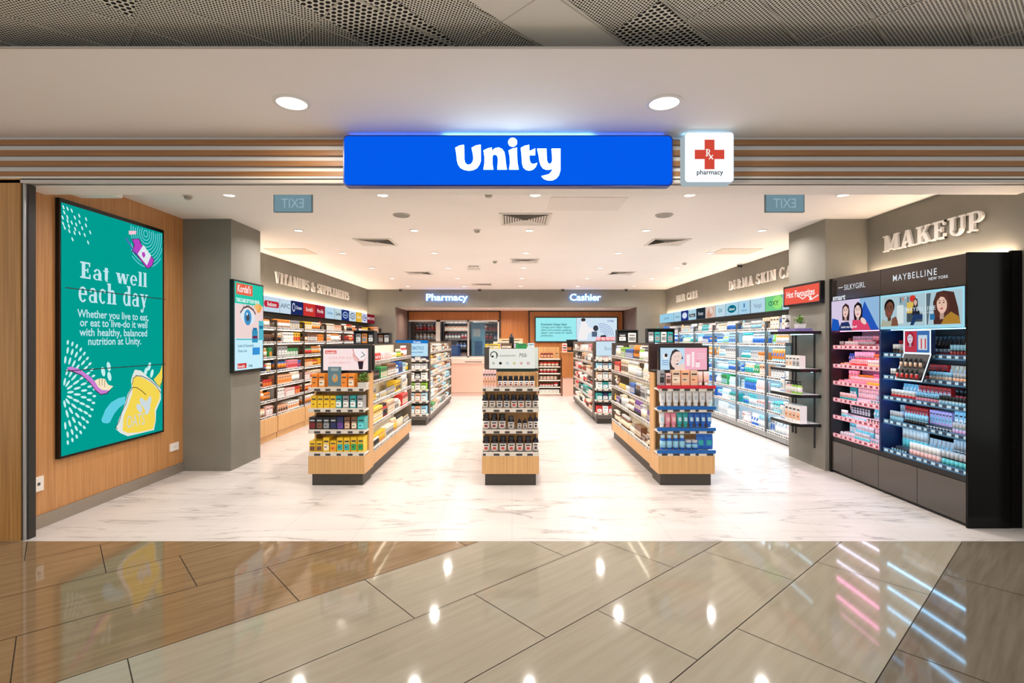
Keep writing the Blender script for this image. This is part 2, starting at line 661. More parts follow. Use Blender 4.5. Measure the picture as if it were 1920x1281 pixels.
class Canvas:
    """flat printed or lit picture: origin at its lower corner, U to the viewer's other side, V up, N towards the viewer"""

    def __init__(s, mb, O, U, V, N, step=0.0006):
        s.mb, s.O, s.U, s.V, s.N, s.k, s.step = mb, Vector(O), Vector(U), Vector(V), Vector(N), 0, step

    def pt(s, u, v, k=None):
        return s.O + s.U * u + s.V * v + s.N * ((s.k if k is None else k) * s.step)

    def layer(s):
        s.k += 1
        return s

    def poly(s, pts, mat, up=True):
        if up:
            s.layer()
        s.mb.quad([s.pt(u, v) for u, v in pts], mat)

    def rect(s, u0, v0, u1, v1, mat, up=True):
        s.poly(R_(u0, v0, u1, v1), mat, up)

    def ell(s, cu, cv, ru, rv, mat, rot=0, n=20, up=True, a0=0, a1=360):
        c, d = math.cos(math.radians(rot)), math.sin(math.radians(rot))
        pts = []
        for i in range(n if a1 - a0 >= 360 else n + 1):
            t = math.radians(a0 + (a1 - a0) * i / n)
            x, y = ru * math.cos(t), rv * math.sin(t)
            pts.append((cu + x * c - y * d, cv + x * d + y * c))
        s.poly(pts, mat, up)

    def line(s, pts, w, mat, up=True):
        if up:
            s.layer()
        for (x0, y0), (x1, y1) in zip(pts, pts[1:]):
            dx, dy = x1 - x0, y1 - y0
            l = math.hypot(dx, dy) or 1
            ex, ey = dx / l * w * .25, dy / l * w * .25
            nx, ny = -dy / l * w / 2, dx / l * w / 2
            s.mb.quad([s.pt(x0 - ex - nx, y0 - ey - ny), s.pt(x1 + ex - nx, y1 + ey - ny), s.pt(x1 + ex + nx, y1 + ey + ny), s.pt(x0 - ex + nx, y0 - ey + ny)], mat)

    def text(s, st, u, v, size, mat, align='LEFT', bold=0.0, spacing=1.0, xs=1.0, shear=0.0, up=True, depth=0.0):
        if up:
            s.layer()
        vs, fs = text_geo(st, 1.0, bold, align, 0.5 if depth else 0, spacing)
        b = len(s.mb.v)
        for x, y, z in vs:
            p = s.O + s.U * (u + (x + shear * y) * size * xs) + s.V * (v + y * size) + s.N * (s.k * s.step + (z + .5) * depth)
            s.mb.v.append(tuple(p))
        for f in fs:
            s.mb.face([b + i for i in f], mat)

    def serif(s, st, u, v, size, mat, xs=1.0, center=False, up=True):
        if up:
            s.layer()
        letters, adv = serif_polys(st, xs)
        if center:
            u -= adv * size / 2
        for L in letters:
            for q in L:
                s.mb.quad([s.pt(u + x * size, v + y * size) for x, y in q], mat)


def letters_on_wall(name, label, st, O, U, N, size, total, mat, depth=0.025):
    """raised serif letters, each a part of the sign; O is where the first letter starts"""
    O, U, N = Vector(O), Vector(U), Vector(N)
    root = thing(name, O, label, 'sign')
    ls, adv = serif_polys(st, 1.0, .04 if len(st) < 8 else .11)
    k = total / (adv * size)
    for L in ls:
        mb = MB()
        for i_, q in enumerate(L):
            pts = [O + U * (x * size * k) + Vector((0, 0, y * size)) + N * (depth + .012 + .0003 * i_) for x, y in q]
            mb.prism(pts, -N * depth, mat)
        mb.build('letter', root)
    return root

# ================================================================== THE SETTING
H = 2.88      # shop ceiling
YL = 3.81     # lease line

# mall floor: 0.6 x 1.2 m tiles laid diagonally in a third bond
UD = Vector((0.7465, 0.6654, 0))
ND = Vector((0.6654, -0.7465, 0))


def clip_poly(pts, axis, lim, keep_less):
    out = []
    for i in range(len(pts)):
        a, b = pts[i], pts[(i + 1) % len(pts)]
        ia = (a[axis] <= lim) if keep_less else (a[axis] >= lim)
        ib = (b[axis] <= lim) if keep_less else (b[axis] >= lim)
        if ia:
            out.append(a)
        if ia != ib:
            t = (lim - a[axis]) / (b[axis] - a[axis])
            out.append(tuple(a[k] + (b[k] - a[k]) * t for k in range(3)))
    return out


mb = MB()
GROUT = P((74, 62, 48), 0.7)
mb.box(-7, -3, -0.06, 7, YL, -0.004, GROUT)
n0 = Vector((3.353, 3.81, 0)).dot(ND)      # the joint line right of the middle
for s_i in range(-14, 12):
    n_hi = n0 + s_i * 0.597
    n_lo = n_hi - 0.597
    # strips: 0 is the first one on the camera side of that joint line
    u_ref = 3.832 - 0.4 * (-s_i)
    for k in range(-8, 9):
        u0 = u_ref + k * 1.19
        g_ = 0.0026
        pts = []
        for uu, nn in ((u0 + g_, n_lo + g_), (u0 + 1.19 - g_, n_lo + g_), (u0 + 1.19 - g_, n_hi - g_), (u0 + g_, n_hi - g_)):
            p = UD * uu + ND * nn
            pts.append((p.x, p.y, 0.0))
        for ax, lim, less in ((1, YL - 0.003, True), (1, -2.5, False), (0, 6.5, True), (0, -6.5, False)):
            if pts:
                pts = clip_poly(pts, ax, lim, less)
        if len(pts) >= 3:
            mt = TILE_BEIGE if -3 <= s_i <= 0 else (TILE_GREY if s_i > 0 else TILE_BROWN)
            mb.quad(pts, mt)
struct('floor_mall', mb)

mb = MB()
mb.box(-4.3, YL, -0.06, 4.6, 18.2, 0.0, MARBLE)
struct('floor', mb)

# shop ceiling, with the lower head of the opening
mb = MB()
mb.box(-4.3, 4.12, H, 4.6, 14.3, H + 0.05, WHITE_CEIL)
mb.box(-4.3, 3.87, 2.667, 4.6, 4.12, H + 0.05, WHITE_CEIL)
mb.box(-3.76, 4.12, 2.735, -3.4, 4.47, H, WHITE_CEIL)
struct('ceiling', mb)
mb = MB()
mb.box(-3.22, 14.25, 2.396, 3.44, 15.8, 2.45, WHITE_CEIL)
mb.box(-3.5, 15.8, 2.396, 3.5, 18.2, 2.45, WHITE_CEIL)
struct('ceiling_recess', mb)

# mall soffit and the perforated ceiling before it
mb = MB()
mb.box(-7, 2.668, 3.02, 7, 3.9, 3.024, SOFFIT)
mb.box(-7, 2.655, 3.015, 7, 2.668, 3.022, P((190, 186, 178), 0.5))
struct('ceiling_soffit', mb)
ZP = 3.1


def CP(px, py):
    y = (ZP - 1.5) * 960 / (637 - py)
    return ((px - 960) * y / 960, y)


def ceil_poly(pts, z, mat, mb):
    mb.quad([(x, y, z) for x, y in pts], mat)


mb = MB()
mb.quad([(-7, 1.4, ZP), (7, 1.4, ZP), (7, 3.0, ZP), (-7, 3.0, ZP)], PERF_SMALL)
o = struct('ceiling_perforated', mb)
mb = MB()
zb = ZP - 0.0015
for pl in ([(520, -20), (715, -20), (880, 100), (720, 100)], [(1237, 2), (1150, 58), (1190, 100), (1360, 100)], [(150, -20), (262, -20), (247, 33)]):
    mb.quad([(x, y, zb) for x, y in (CP(*p) for p in pl)], P((168, 164, 152), 0.5))
# coarse holes are laid as their own sheets in front of solid backing, so cut the fine sheet there
mbs = MB()
for pl in ([(868, -8), (1055, -8), (1195, 100), (1045, 100), (960, 52)],):
    mbs.quad([(x, y, ZP - 0.003) for x, y in (CP(*p) for p in pl)], P((226, 224, 218), 0.5))
tag(mbs.build('ceiling_panel'), kind='structure')
mbc = MB()
for pl in ([(520, -20), (715, -20), (880, 100), (720, 100)], [(1237, 2), (1150, 58), (1190, 100), (1360, 100)], [(150, -20), (262, -20), (247, 33)]):
    mbc.quad([(x, y, ZP - 0.003) for x, y in (CP(*p) for p in pl)], PERF_BIG)
tag(mbc.build('ceiling_panel'), kind='structure')
mb = MB()
for pl in ([(520, -20), (715, -20), (880, 100), (720, 100)], [(1237, 2), (1150, 58), (1190, 100), (1360, 100)], [(150, -20), (262, -20), (247, 33)]):
    mb.quad([(x, y, ZP - 0.0015) for x, y in (CP(*p) for p in pl)], P((10, 10, 10), 0.9))  # black sheet behind the coarse holes stands in for the dark void
tag(mb.build('ceiling_panel'), kind='structure')
# joints between the panels
mb = MB()
JD1 = Vector((0.72, 0.694, 0))
JN1 = Vector((0.694, -0.72, 0))
JM = P((186, 182, 172), 0.5)
x0 = Vector(CP(1620, 0) + (0,))
for k in range(-14, 9):
    c = x0 + JN1 * (0.329 * k)
    t = 0.004 if k not in (-5, -9) else 0.007
    a, b = c - JD1 * 3.2, c + JD1 * 3.0
    q = [a - JN1 * t, b - JN1 * t, b + JN1 * t, a + JN1 * t]
    q = [tuple(v) for v in q]
    q = clip_poly(clip_poly(q, 1, 2.99, True), 1, 1.45, False)
    if len(q) > 2:
        mb.prism([(x, y, ZP - 0.004) for x, y, z in q], (0, 0, 0.003), JM)
for k in range(-12, 12):
    c = x0 + JD1 * (0.66 * k + 0.2)
    a, b = c - JN1 * 3.2, c + JN1 * 3.0
    t = 0.003
    q = [tuple(v) for v in (a - JD1 * t, b - JD1 * t, b + JD1 * t, a + JD1 * t)]
    q = clip_poly(clip_poly(q, 1, 2.99, True), 1, 1.45, False)
    if len(q) > 2:
        mb.prism([(x, y, ZP - 0.004) for x, y, z in q], (0, 0, 0.003), JM)
tag(mb.build('ceiling_joint'), kind='structure')
mb = MB()
mb.box(-7, 1.4, ZP + 0.25, 7, 3.2, ZP + 0.3, P((14, 14, 14), 0.9))  # near-black box added to keep ambient light out above the holes
mb.box(-7, 3.0, 3.05, 7, 3.1, ZP + 0.3, P((14, 14, 14), 0.9))
mb.box(-7, 1.36, ZP, 7, 1.4, ZP + 0.3, P((14, 14, 14), 0.9))
tag(mb.build('ceiling_void'), kind='structure')

# fascia over the opening: boards with four oak slats
mb = MB()
mb.box(-7, 3.85, 2.667, 7, 3.87, 3.02, P((212, 214, 214), 0.5))
mb.box(-7, 3.822, 2.704, 7, 3.85, 2.719, P((228, 222, 212), 0.5))
mb.box(-7, 3.83, 2.690, 7, 3.85, 2.704, P((44, 40, 36), 0.6))
mb.box(-7, 3.81, 2.667, 7, 3.87, 2.690, P((196, 190, 184), 0.5))
tag(mb.build('wall_fascia'), kind='structure')
for i, (a, b) in enumerate(((2.957, 2.996), (2.877, 2.917), (2.798, 2.837), (2.722, 2.758))):
    mb = MB()
    mb.box(-7, 3.825, a, 7, 3.85, b, OAK_H)
    struct('trim_%d' % (i + 1), mb)

# shop front pillar and wall to the side
mb = MB()
mb.box(-7, 3.81, 0, -3.66, 3.90, 2.70, wood('golden_oak', (190, 140, 76), (160, 112, 54), (40, 40, 0.8)))
struct('wall_front', mb)
mb = MB()
mb.box(-3.66, 3.82, 0, -3.648, 3.90, 2.68, P((88, 84, 78), 0.4, 0.5))
mb.box(-3.648, 3.82, 0, -3.636, 3.90, 2.68, P((176, 178, 180), 0.3, 0.6))
mb.box(-3.636, 3.84, 0, -3.626, 3.90, 2.68, P((40, 38, 36), 0.5))
struct('trim_5', mb)

# left: oak wall, grey column, shop wall
mb = MB()
mb.box(-3.9, 3.90, 0.0, -3.76, 5.86, H, OAK)
struct('wall_left_oak', mb)
mb = MB()
mb.box(-3.76, 3.90, 0, -3.745, 5.85, 0.105, P((160, 150, 138), 0.35, 0.5))
struct('baseboard_left', mb)
mb = MB()
mb.box(-4.3, 5.85, 0, -3.21, 6.53, H, GREY_WALL)
struct('wall_column_left', mb)
mb = MB()
mb.box(-4.1, 6.53, 0, -3.96, 14.2, H, GREY_WALL)
struct('wall_left', mb)
# right: column, makeup wall, shop wall
mb = MB()
mb.box(3.58, 5.85, 0, 4.3, 6.62, H, GREY_WALL)
struct('wall_column_right', mb)
mb = MB()
mb.box(4.06, 3.87, 0, 4.3, 5.85, H, GREY_WALL)
struct('wall_right_makeup', mb)
mb = MB()
mb.box(4.24, 6.62, 0, 4.4, 14.2, H, GREY_WALL)
struct('wall_right', mb)
# back wall with its recess
mb = MB()
mb.box(-4.1, 14.1, 0, -3.22, 14.25, H, GREY_WALL)
mb.box(3.44, 14.1, 0, 4.4, 14.25, H, GREY_WALL)
mb.box(-3.22, 14.1, 2.396, 3.44, 14.25, H, GREY_WALL)
mb.box(-3.36, 14.25, 0, -3.22, 15.9, 2.45, P((112, 92, 84), .6))
mb.box(3.44, 14.25, 0, 3.58, 15.9, 2.45, P((112, 92, 84), .6))
struct('wall_back', mb)
mb = MB()
YB = 15.8
mb.box(-3.22, YB, 2.10, -0.37, YB + .08, 2.396, OAK_BACK)
mb.box(-3.22, YB, 0, -0.37, YB + .08, 0.94, OAK_BACK)
mb.box(-0.37, YB + .03, 0, 0.53, YB + .1, 2.396, OAK_BACK)
mb.box(0.53, YB - .02, 0, 3.44, YB + .08, 2.396, OAK_BACK)
for x in (-3.2, -0.37, 0.53, 3.42):
    mb.box(x - .02, YB - .03, 0, x + .02, YB + .02, 2.396, P((46, 30, 22), .5))
mb.box(-3.22, YB - .03, 2.36, -0.35, YB, 2.396, P((46, 30, 22), .5))
mb.box(0.51, YB - .03, 2.36, 3.44, YB, 2.396, P((46, 30, 22), .5))
struct('wall_back_oak', mb)
# dispensary seen through the windows
mb = MB()
mb.box(-3.5, 18.1, 0, 0.0, 18.2, 2.45, P((120, 118, 118), .8))
mb.box(-3.5, 15.9, 0, -3.4, 18.1, 2.45, P((120, 118, 118), .8))
mb.box(-0.1, 15.9, 0, 0.0, 18.1, 2.45, P((120, 118, 118), .8))
struct('wall_dispensary', mb)


def window(x0, x1, z0, z1, mull):
    root = bpy.data.objects.new('window_1', None)
    COL.objects.link(root)
    root.location = ((x0 + x1) / 2, YB, z0)
    tag(root, kind='structure')
    mb = MB()
    fr = P((205, 203, 198), .4)
    t = .045
    mb.box(x0, YB - .02, z0, x1, YB + .06, z0 + t, fr)
    mb.box(x0, YB - .02, z1 - t, x1, YB + .06, z1, fr)
    mb.box(x0, YB - .02, z0, x0 + t, YB + .06, z1, fr)
    mb.box(x1 - t, YB - .02, z0, x1, YB + .06, z1, fr)
    for m_, w in mull:
        mb.box(m_ - w / 2, YB - .02, z0, m_ + w / 2, YB + .06, z1, fr)
    mb.build('window_frame', root)
    mb = MB()
    mb.box(x0 + t, YB + .02, z0 + t, x1 - t, YB + .026, z1 - t, GLASS)
    mb.build('window_pane', root)


window(-3.24, -0.40, 0.94, 2.10, ((-2.28, .13), (-1.35, .05)))

# ================================================================== MALL FITTINGS AND CEILING FITTINGS


def downlight(name, x, y, z, r, label, group, glow, power, color, lit=True, trim=(236, 234, 230)):
    root = thing(name, (x, y, z), label, 'ceiling light', group)
    mb = MB()
    mb.lathe([(r * 1.22, 0.0), (r * 1.22, -.006), (r * 1.02, -.010), (r * 1.0, 0.0)], P(trim, .4), x, y, z, 24)
    mb.build('trim_ring', root)
    mb = MB()
    mb.lathe([(r, -.004), (r, -.0065)], glow, x, y, z, 24)
    mb.build('lens', root)
    if power:
        a = area('lamp_light', (x, y, z - .02), r * 1.8, power, color, spread=math.radians(155) if z < 2.9 else PI)
        a.parent = root
        a.location = (0, 0, -.02)
    return root


GLOW_BIG = E((255, 240, 220), 3.0, False)
GLOW = E((255, 244, 232), 4.0, False)
downlight('soffit_downlight', -1.41, 3.28, 3.02, .093, 'large round lit downlight in the mall soffit above and left of the blue sign', None, GLOW_BIG, 13, (1, .84, .66))
downlight('soffit_downlight', 0.975, 3.28, 3.02, .093, 'large round lit downlight in the mall soffit nearer the red cross sign', None, GLOW_BIG, 13, (1, .90, .78))
ROWS = (4.87, 6.45, 8.13, 9.81, 11.5, 13.2)
ROWN = ('row nearest the shop front', 'second row from the front', 'third row from the front', 'fourth row from the front', 'fifth row from the front', 'row nearest the back wall')
COLS = (-2.69, -1.23, 0.22, 1.69, 3.15)
COLN = ('beside the vitamins wall', 'left of the middle', 'over the central aisle', 'right of the middle', 'beside the skin care wall')
for i, y in enumerate(ROWS):
    for j, x in enumerate(COLS):
        downlight('recessed_downlight', x, y, H, .05, 'small round white recessed downlight, %s, %s' % (ROWN[i], COLN[j]), 'recessed downlights in the shop ceiling', GLOW, 17.5, (1.0, .935, .88))
for x in (-2.75, -.65, -.1, 2.05):
    downlight('alcove_downlight', x, 14.9, 2.396, .045, 'small warm downlight in the low alcove ceiling ' + {-2.75: 'over the far end of the pharmacy windows', -.65: 'just over the middle oak panel, pharmacy side', -.1: 'just over the middle oak panel, cashier side', 2.05: 'above the cashier screen'}[x], 'alcove downlights', GLOW, 15, (1, .86, .74))
area('dispensary_fill_light', (-1.7, 17.0, 2.38), 1.2, 26, (.92, .95, 1.0))  # unseen light added so the room behind the windows is lit


def air_vent(x, y, s, place, rect=1.0):
    root = thing('ceiling_vent', (x, y, H), 'square white louvred air vent in the ceiling, ' + place, 'air vent', 'square ceiling air vents')
    mb = MB()
    mb.box(x - s * .46, y - s * .46, H - .004, x + s * .46, y + s * .46, H - .002, P((70, 64, 58), .8))  # dark plate stands in for the shaded duct behind the louvres
    mb.build('backing', root)
    mb = MB()
    fr = P((226, 220, 212), .5)
    h = s / 2
    w = .03
    mb.box(x - h, y - h, H - .012, x + h, y - h + w, H, fr)
    mb.box(x - h, y + h - w, H - .012, x + h, y + h, H, fr)
    mb.box(x - h, y - h + w, H - .012, x - h + w, y + h - w, H, fr)
    mb.box(x + h - w, y - h + w, H - .012, x + h, y + h - w, H, fr)
    mb.build('frame', root)
    mb = MB()
    n = 9
    for k in range(1, n):
        r = h - w - (h - w) * k / n + .01
        for (ax, ay, bx, by) in ((-r, -r, r, -r), (r, -r, r, r), (r, r, -r, r), (-r, r, -r, -r)):
            d = Vector((bx - ax, by - ay, 0)).normalized()
            nn = Vector((d.y, -d.x, 0))
            A, B = Vector((x + ax, y + ay, H - .004)), Vector((x + bx, y + by, H - .004))
            o_ = nn * .018 + Vector((0, 0, -.012))
            mb.quad([A, B, B + o_ + d * .012, A + o_ - d * .012], fr)
    mb.build('louvre_slats', root)


air_vent(.15, 5.86, .58, 'nearest the shop front')
air_vent(-1.92, 7.22, .52, 'over the front left gondola')
air_vent(2.19, 7.22, .52, 'over the front right gondola')
air_vent(.22, 8.95, .5, 'behind the front middle vent')
air_vent(-1.92, 10.6, .5, 'over the rear left gondola')
air_vent(2.26, 10.6, .5, 'over the rear right gondola')
air_vent(-.75, 12.8, .5, 'closest to the back wall')
for x, y, w, d, pl in ((-3.45, 8.0, .62, .5, 'beside the vitamins wall'), (3.5, 8.0, .62, .5, 'beside the skin care wall'), (.75, 5.2, .75, .5, 'near the front middle vent')):
    mb = MB()
    mb.box(x - w / 2, y - d / 2, H - .006, x + w / 2, y + d / 2, H, P((222, 205, 190) if abs(x) > 2 else (233, 227, 222), .7))
    tag(mb.build('access_panel', loc=(x, y, H)), 'flat pale access panel in the ceiling ' + pl, 'ceiling panel')
for x, y, r, pl in ((-1.22, 5.66, .095, 'left of the front middle vent'), (1.68, 5.66, .095, 'to the skin care side of the front middle vent')):
    mb = MB()
    mb.lathe([(r, 0), (r, -.008), (r * .9, -.014)], P((190, 184, 176), .6), x, y, H, 24)
    mb.lathe([(r * .84, -.0145), (r * .84, -.0165)], P((150, 146, 140), .7), x, y, H, 24)
    tag(mb.build('ceiling_speaker', loc=(x, y, H)), 'round grey flush ceiling speaker ' + pl, 'speaker', 'round ceiling speakers')
for x, y, pl in ((-.44, 6.43, 'left of the second row middle downlight'), (-.22, 4.83, 'in the row nearest the shop front'), (-3.1, 4.9, 'near the oak wall'), (3.1, 9.2, 'near the skin care wall'), (-.3, 9.0, 'beside the second middle vent')):
    root = thing('smoke_detector', (x, y, H), 'small round smoke detector on the ceiling ' + pl, 'smoke detector', 'ceiling smoke detectors')
    mb = MB()
    mb.lathe([(.045, 0), (.045, -.012)], P((214, 206, 198), .5), x, y, H, 16)
    mb.build('base', root)
    mb = MB()
    mb.lathe([(.032, -.012), (.034, -.03), (.02, -.04)], P((180, 172, 166), .5), x, y, H, 16)
    mb.build('sensor_head', root)
root = thing('ceiling_projector', (-.72, 9.6, H), 'small white boxed device hanging from the ceiling between the middle vents', 'projector')
mb = MB()
mb.box(-.84, 9.55, H - .07, -.6, 9.7, H - .04, OFFWHITE)
mb.build('body', root)
mb = MB()
mb.tube([(-.8, 9.6, H), (-.8, 9.6, H - .05)], .008, OFFWHITE)
mb.tube([(-.64, 9.6, H), (-.64, 9.6, H - .05)], .008, OFFWHITE)
mb.build('hanger', root)


def camera_dome(x, y, z, place):
    root = thing('security_camera', (x, y, z), 'small black dome security camera ' + place, 'security camera', 'dome security cameras')
    mb = MB()
    mb.lathe([(.05, 0), (.05, -.02)], P((200, 198, 194), .4), x, y, z, 14)
    mb.build('mount', root)
    mb = MB()
    mb.lathe([(.045, -.02), (.042, -.04), (.025, -.062), (.008, -.068)], P((8, 8, 9), .1), x, y, z, 14)
    mb.build('dome', root)


camera_dome(-3.03, 13.9, H, 'at the left end over the back wall')
camera_dome(-.88, 13.9, H, 'over the pharmacy lettering end')
camera_dome(1.38, 13.9, H, 'over the cashier lettering')
camera_dome(3.1, 13.9, H, 'at the right end over the back wall')
camera_dome(4.16, 9.35, H, 'above the skin care lettering on the side wall')


def exit_sign(x0, x1, place):
    xm = (x0 + x1) / 2
    root = thing('exit_sign', (xm, 4.8, H), 'pale blue hanging EXIT panel seen from behind, ' + place, 'exit sign')
    mb = MB()
    mb.box(x0, 4.79, 2.695, x1, 4.81, H - .012, E((128, 160, 172), .75, False))
    mb.build('panel', root)
    mb = MB()
    mb.box(x0 - .005, 4.785, H - .014, x1 + .005, 4.815, H, P((90, 116, 128), .4))
    for a, b in ((x0 - .004, x0), (x1, x1 + .004)):
        mb.box(a, 4.785, 2.692, b, 4.815, H - .012, P((90, 116, 128), .4))
    mb.box(x0, 4.785, 2.692, x1, 4.815, 2.696, P((90, 116, 128), .4))
    mb.build('frame', root)
    mb = MB()
    cv = Canvas(mb, (xm, 4.789, 2.735), (-1, 0, 0), (0, 0, 1), (0, -1, 0), .0004)
    cv.text('EXIT', 0, 0, .125, E((160, 190, 200), .8, False), 'CENTER', .004, xs=.85)
    mb.build('lettering', root)


exit_sign(-2.225, -1.875, 'over the vitamins side')
exit_sign(2.375, 2.73, 'over the makeup side')

# ================================================================== SHOP SIGNS
BLUE = E((4, 92, 236), 1.0)


def rounded_rect(x0, z0, x1, z1, r, y, corners=(1, 1, 1, 1)):
    pts = []
    for (cx, cz, a), on in zip(((x1 - r, z1 - r, 0), (x0 + r, z1 - r, 90), (x0 + r, z0 + r, 180), (x1 - r, z0 + r, 270)), corners):
        if on:
            for k in range(7):
                t = math.radians(a + 15 * k)
                pts.append((cx + r * math.cos(t), y, cz + r * math.sin(t)))
        else:
            pts.append((cx + (r if a in (0, 270) else -r), y, cz + (r if a in (0, 90) else -r)))
    return pts


root = thing('shop_sign', (0, 3.84, 2.62), 'long blue lightbox sign with white shop name over the entrance', 'sign')
mb = MB()
mb.prism(rounded_rect(-1.232, 2.619, 1.173, 2.992, .035, 3.735), (0, .065, 0), P((10, 40, 120), .35))
mb.build('casing', root)
mb = MB()
mb.box(-.5, 3.80, 2.9925, .6, 3.81, 2.996, E((120, 200, 255), 22))  # added strips, placed to throw a blue glow onto the soffit
mb.box(-1.2, 3.78, 2.9925, 1.12, 3.79, 2.995, E((60, 110, 255), 8))
mb.build('added_glow_strip', root)
mb = MB()
mb.prism(rounded_rect(-1.222, 2.630, 1.163, 2.982, .028, 3.728), (0, .006, 0), BLUE)
mb.build('lit_face', root)
# the shop name, traced from the crop x840-1080 y250-350 at 8x
LW = E((214, 240, 255), 5.0)


def sg(x, y):
    px, py = 840 + x / 8.0, 250 + y / 8.0
    return ((px - 960) * 3.70 / 960, 3.715, 1.5 - (py - 637) * 3.70 / 960)


GL = {
    'U': [(105, 205), (170, 170), (235, 160), (240, 300), (240, 370), (250, 420), (270, 450), (305, 462), (340, 450), (365, 420), (378, 370), (372, 300), (350, 205), (415, 170), (488, 158), (490, 300), (490, 390), (470, 450), (430, 505), (370, 535), (305, 542), (235, 530), (180, 500), (145, 450), (130, 390), (122, 300)],
    'n': [(530, 245), (590, 215), (655, 200), (657, 255), (700, 212), (760, 200), (810, 222), (845, 270), (860, 350), (866, 430), (882, 525), (738, 525), (745, 440), (748, 370), (738, 320), (708, 298), (678, 302), (665, 330), (665, 440), (678, 525), (530, 525), (545, 440), (545, 340)],
    'i': [(908, 245), (970, 215), (1035, 202), (1037, 320), (1042, 430), (1060, 525), (917, 525), (930, 430), (925, 330)],
    'dot': [(970 + 68 * math.cos(math.radians(a)), 117 + 64 * math.sin(math.radians(a))) for a in range(0, 360, 20)],
    't': [(1093, 205), (1150, 175), (1218, 160), (1220, 255), (1310, 215), (1310, 308), (1222, 308), (1225, 390), (1240, 430), (1265, 448), (1300, 445), (1340, 432), (1320, 485), (1280, 525), (1225, 542), (1170, 530), (1130, 495), (1112, 430), (1105, 320)],
    'y': [(1340, 218), (1480, 218), (1482, 320), (1488, 400), (1505, 440), (1530, 448), (1555, 430), (1568, 390), (1565, 300), (1556, 218), (1690, 218), (1690, 400), (1690, 540), (1670, 610), (1630, 660), (1570, 690), (1500, 690), (1440, 668), (1405, 630), (1460, 618), (1520, 600), (1555, 560), (1575, 510), (1540, 525), (1480, 530), (1430, 510), (1395, 465), (1375, 400), (1360, 300)],
}
for k, pl in GL.items():
    mb = MB()
    mb.prism([sg(*p) for p in reversed(pl)], (0, .014, 0), LW)
    mb.build('letter', root)

root = thing('pharmacy_sign', (1.42, 3.84, 2.63), 'square white lightbox with a red cross beside the long blue sign', 'sign')
mb = MB()
mb.prism(rounded_rect(1.245, 2.634, 1.603, 3.0, .025, 3.70), (0, .09, 0), E((214, 232, 240), .55, False))
mb.build('casing', root)
mb = MB()
mb.box(1.27, 3.78, 3.0005, 1.58, 3.79, 3.004, E((120, 200, 255), 20))  # added strip for the glow on the soffit above this sign
mb.build('added_glow_strip', root)
mb = MB()
mb.prism(rounded_rect(1.250, 2.639, 1.598, 2.995, .022, 3.694), (0, .005, 0), E((240, 249, 255), 1.3))
mb.build('lit_face', root)
mb = MB()
cv = Canvas(mb, (1.4245, 3.693, 2.836), (1, 0, 0), (0, 0, 1), (0, -1, 0), .001)
RED = E((222, 78, 62), .9, False)
cv.rect(-.107, -.034, .107, .034, RED)
cv.rect(-.036, -.107, .036, .107, RED, up=False)
mb.build('cross', root)
mb = MB()
cv.mb = mb
cv.layer()
Wl = E((250, 246, 240), 1.0, False)
cv.serif('R', -.030, -.014, .052, Wl, xs=.9)
cv.line([(-.002, -.005), (.022, -.034)], .009, Wl)
cv.line([(.022, -.006), (-.004, -.034)], .007, Wl)
cv.text('pharmacy', 0, -.146, .049, P((10, 14, 40), .5), 'CENTER', .018)
mb.build('lettering', root)

# letters on the side and back walls
LETTER = P((250, 245, 238), .5)
letters_on_wall('vitamins_sign', 'raised cream serif letters reading vitamins and supplements on the side wall', 'VITAMINS & SUPPLEMENTS', (-3.96, 8.5, 2.45), (0, 1, 0), (1, 0, 0), .185, 3.84, LETTER)
letters_on_wall('hair_care_sign', 'raised cream serif letters reading hair care at the far end', 'HAIR CARE', (4.24, 13.13, 2.455), (0, -1, 0), (-1, 0, 0), .17, 1.52, LETTER)
letters_on_wall('derma_sign', 'raised cream serif letters reading derma skin care above the bright wall shelves', 'DERMA SKIN CARE', (4.24, 9.94, 2.455), (0, -1, 0), (-1, 0, 0), .172, 2.62, LETTER)
letters_on_wall('makeup_sign', 'large raised cream serif letters reading makeup above the black cosmetics unit', 'MAKEUP', (4.06, 5.56, 2.445), (0, -1, 0), (-1, 0, 0), .172, 1.19, LETTER)

for nm, st, px0, px1, lab in (('pharmacy_lettering', 'Pharmacy', 798, 876, 'white lit word over the dispensary windows on the back wall'), ('cashier_lettering', 'Cashier', 1068, 1126.5, 'white lit word over the checkout on the back wall')):
    x0, x1 = (px0 - 960) * 14.02 / 960, (px1 - 960) * 14.02 / 960
    vs, fs = text_geo(st, 1.0, .022)
    wd = max(v[0] for v in vs) - min(v[0] for v in vs)
    size = .258
    root = thing(nm, (x0, 14.1, 2.58), lab, 'sign')
    mb = MB()
    cv = Canvas(mb, (x0, 14.02, 2.575), (1, 0, 0), (0, 0, 1), (0, -1, 0), 0)
    cv.text(st, 0, 0, size, E((244, 250, 255), 1.5, False), bold=.022, xs=(x1 - x0) / wd / size, depth=.02)
    mb.build('letters', root)
    mb = MB()
    cv = Canvas(mb, (x0, 14.06, 2.575), (1, 0, 0), (0, 0, 1), (0, -1, 0), 0)
    cv.text(st, 0, 0, size, E((40, 140, 255), 9.0), bold=.022, xs=(x1 - x0) / wd / size, depth=.004)
    mb.build('halo_strip', root)

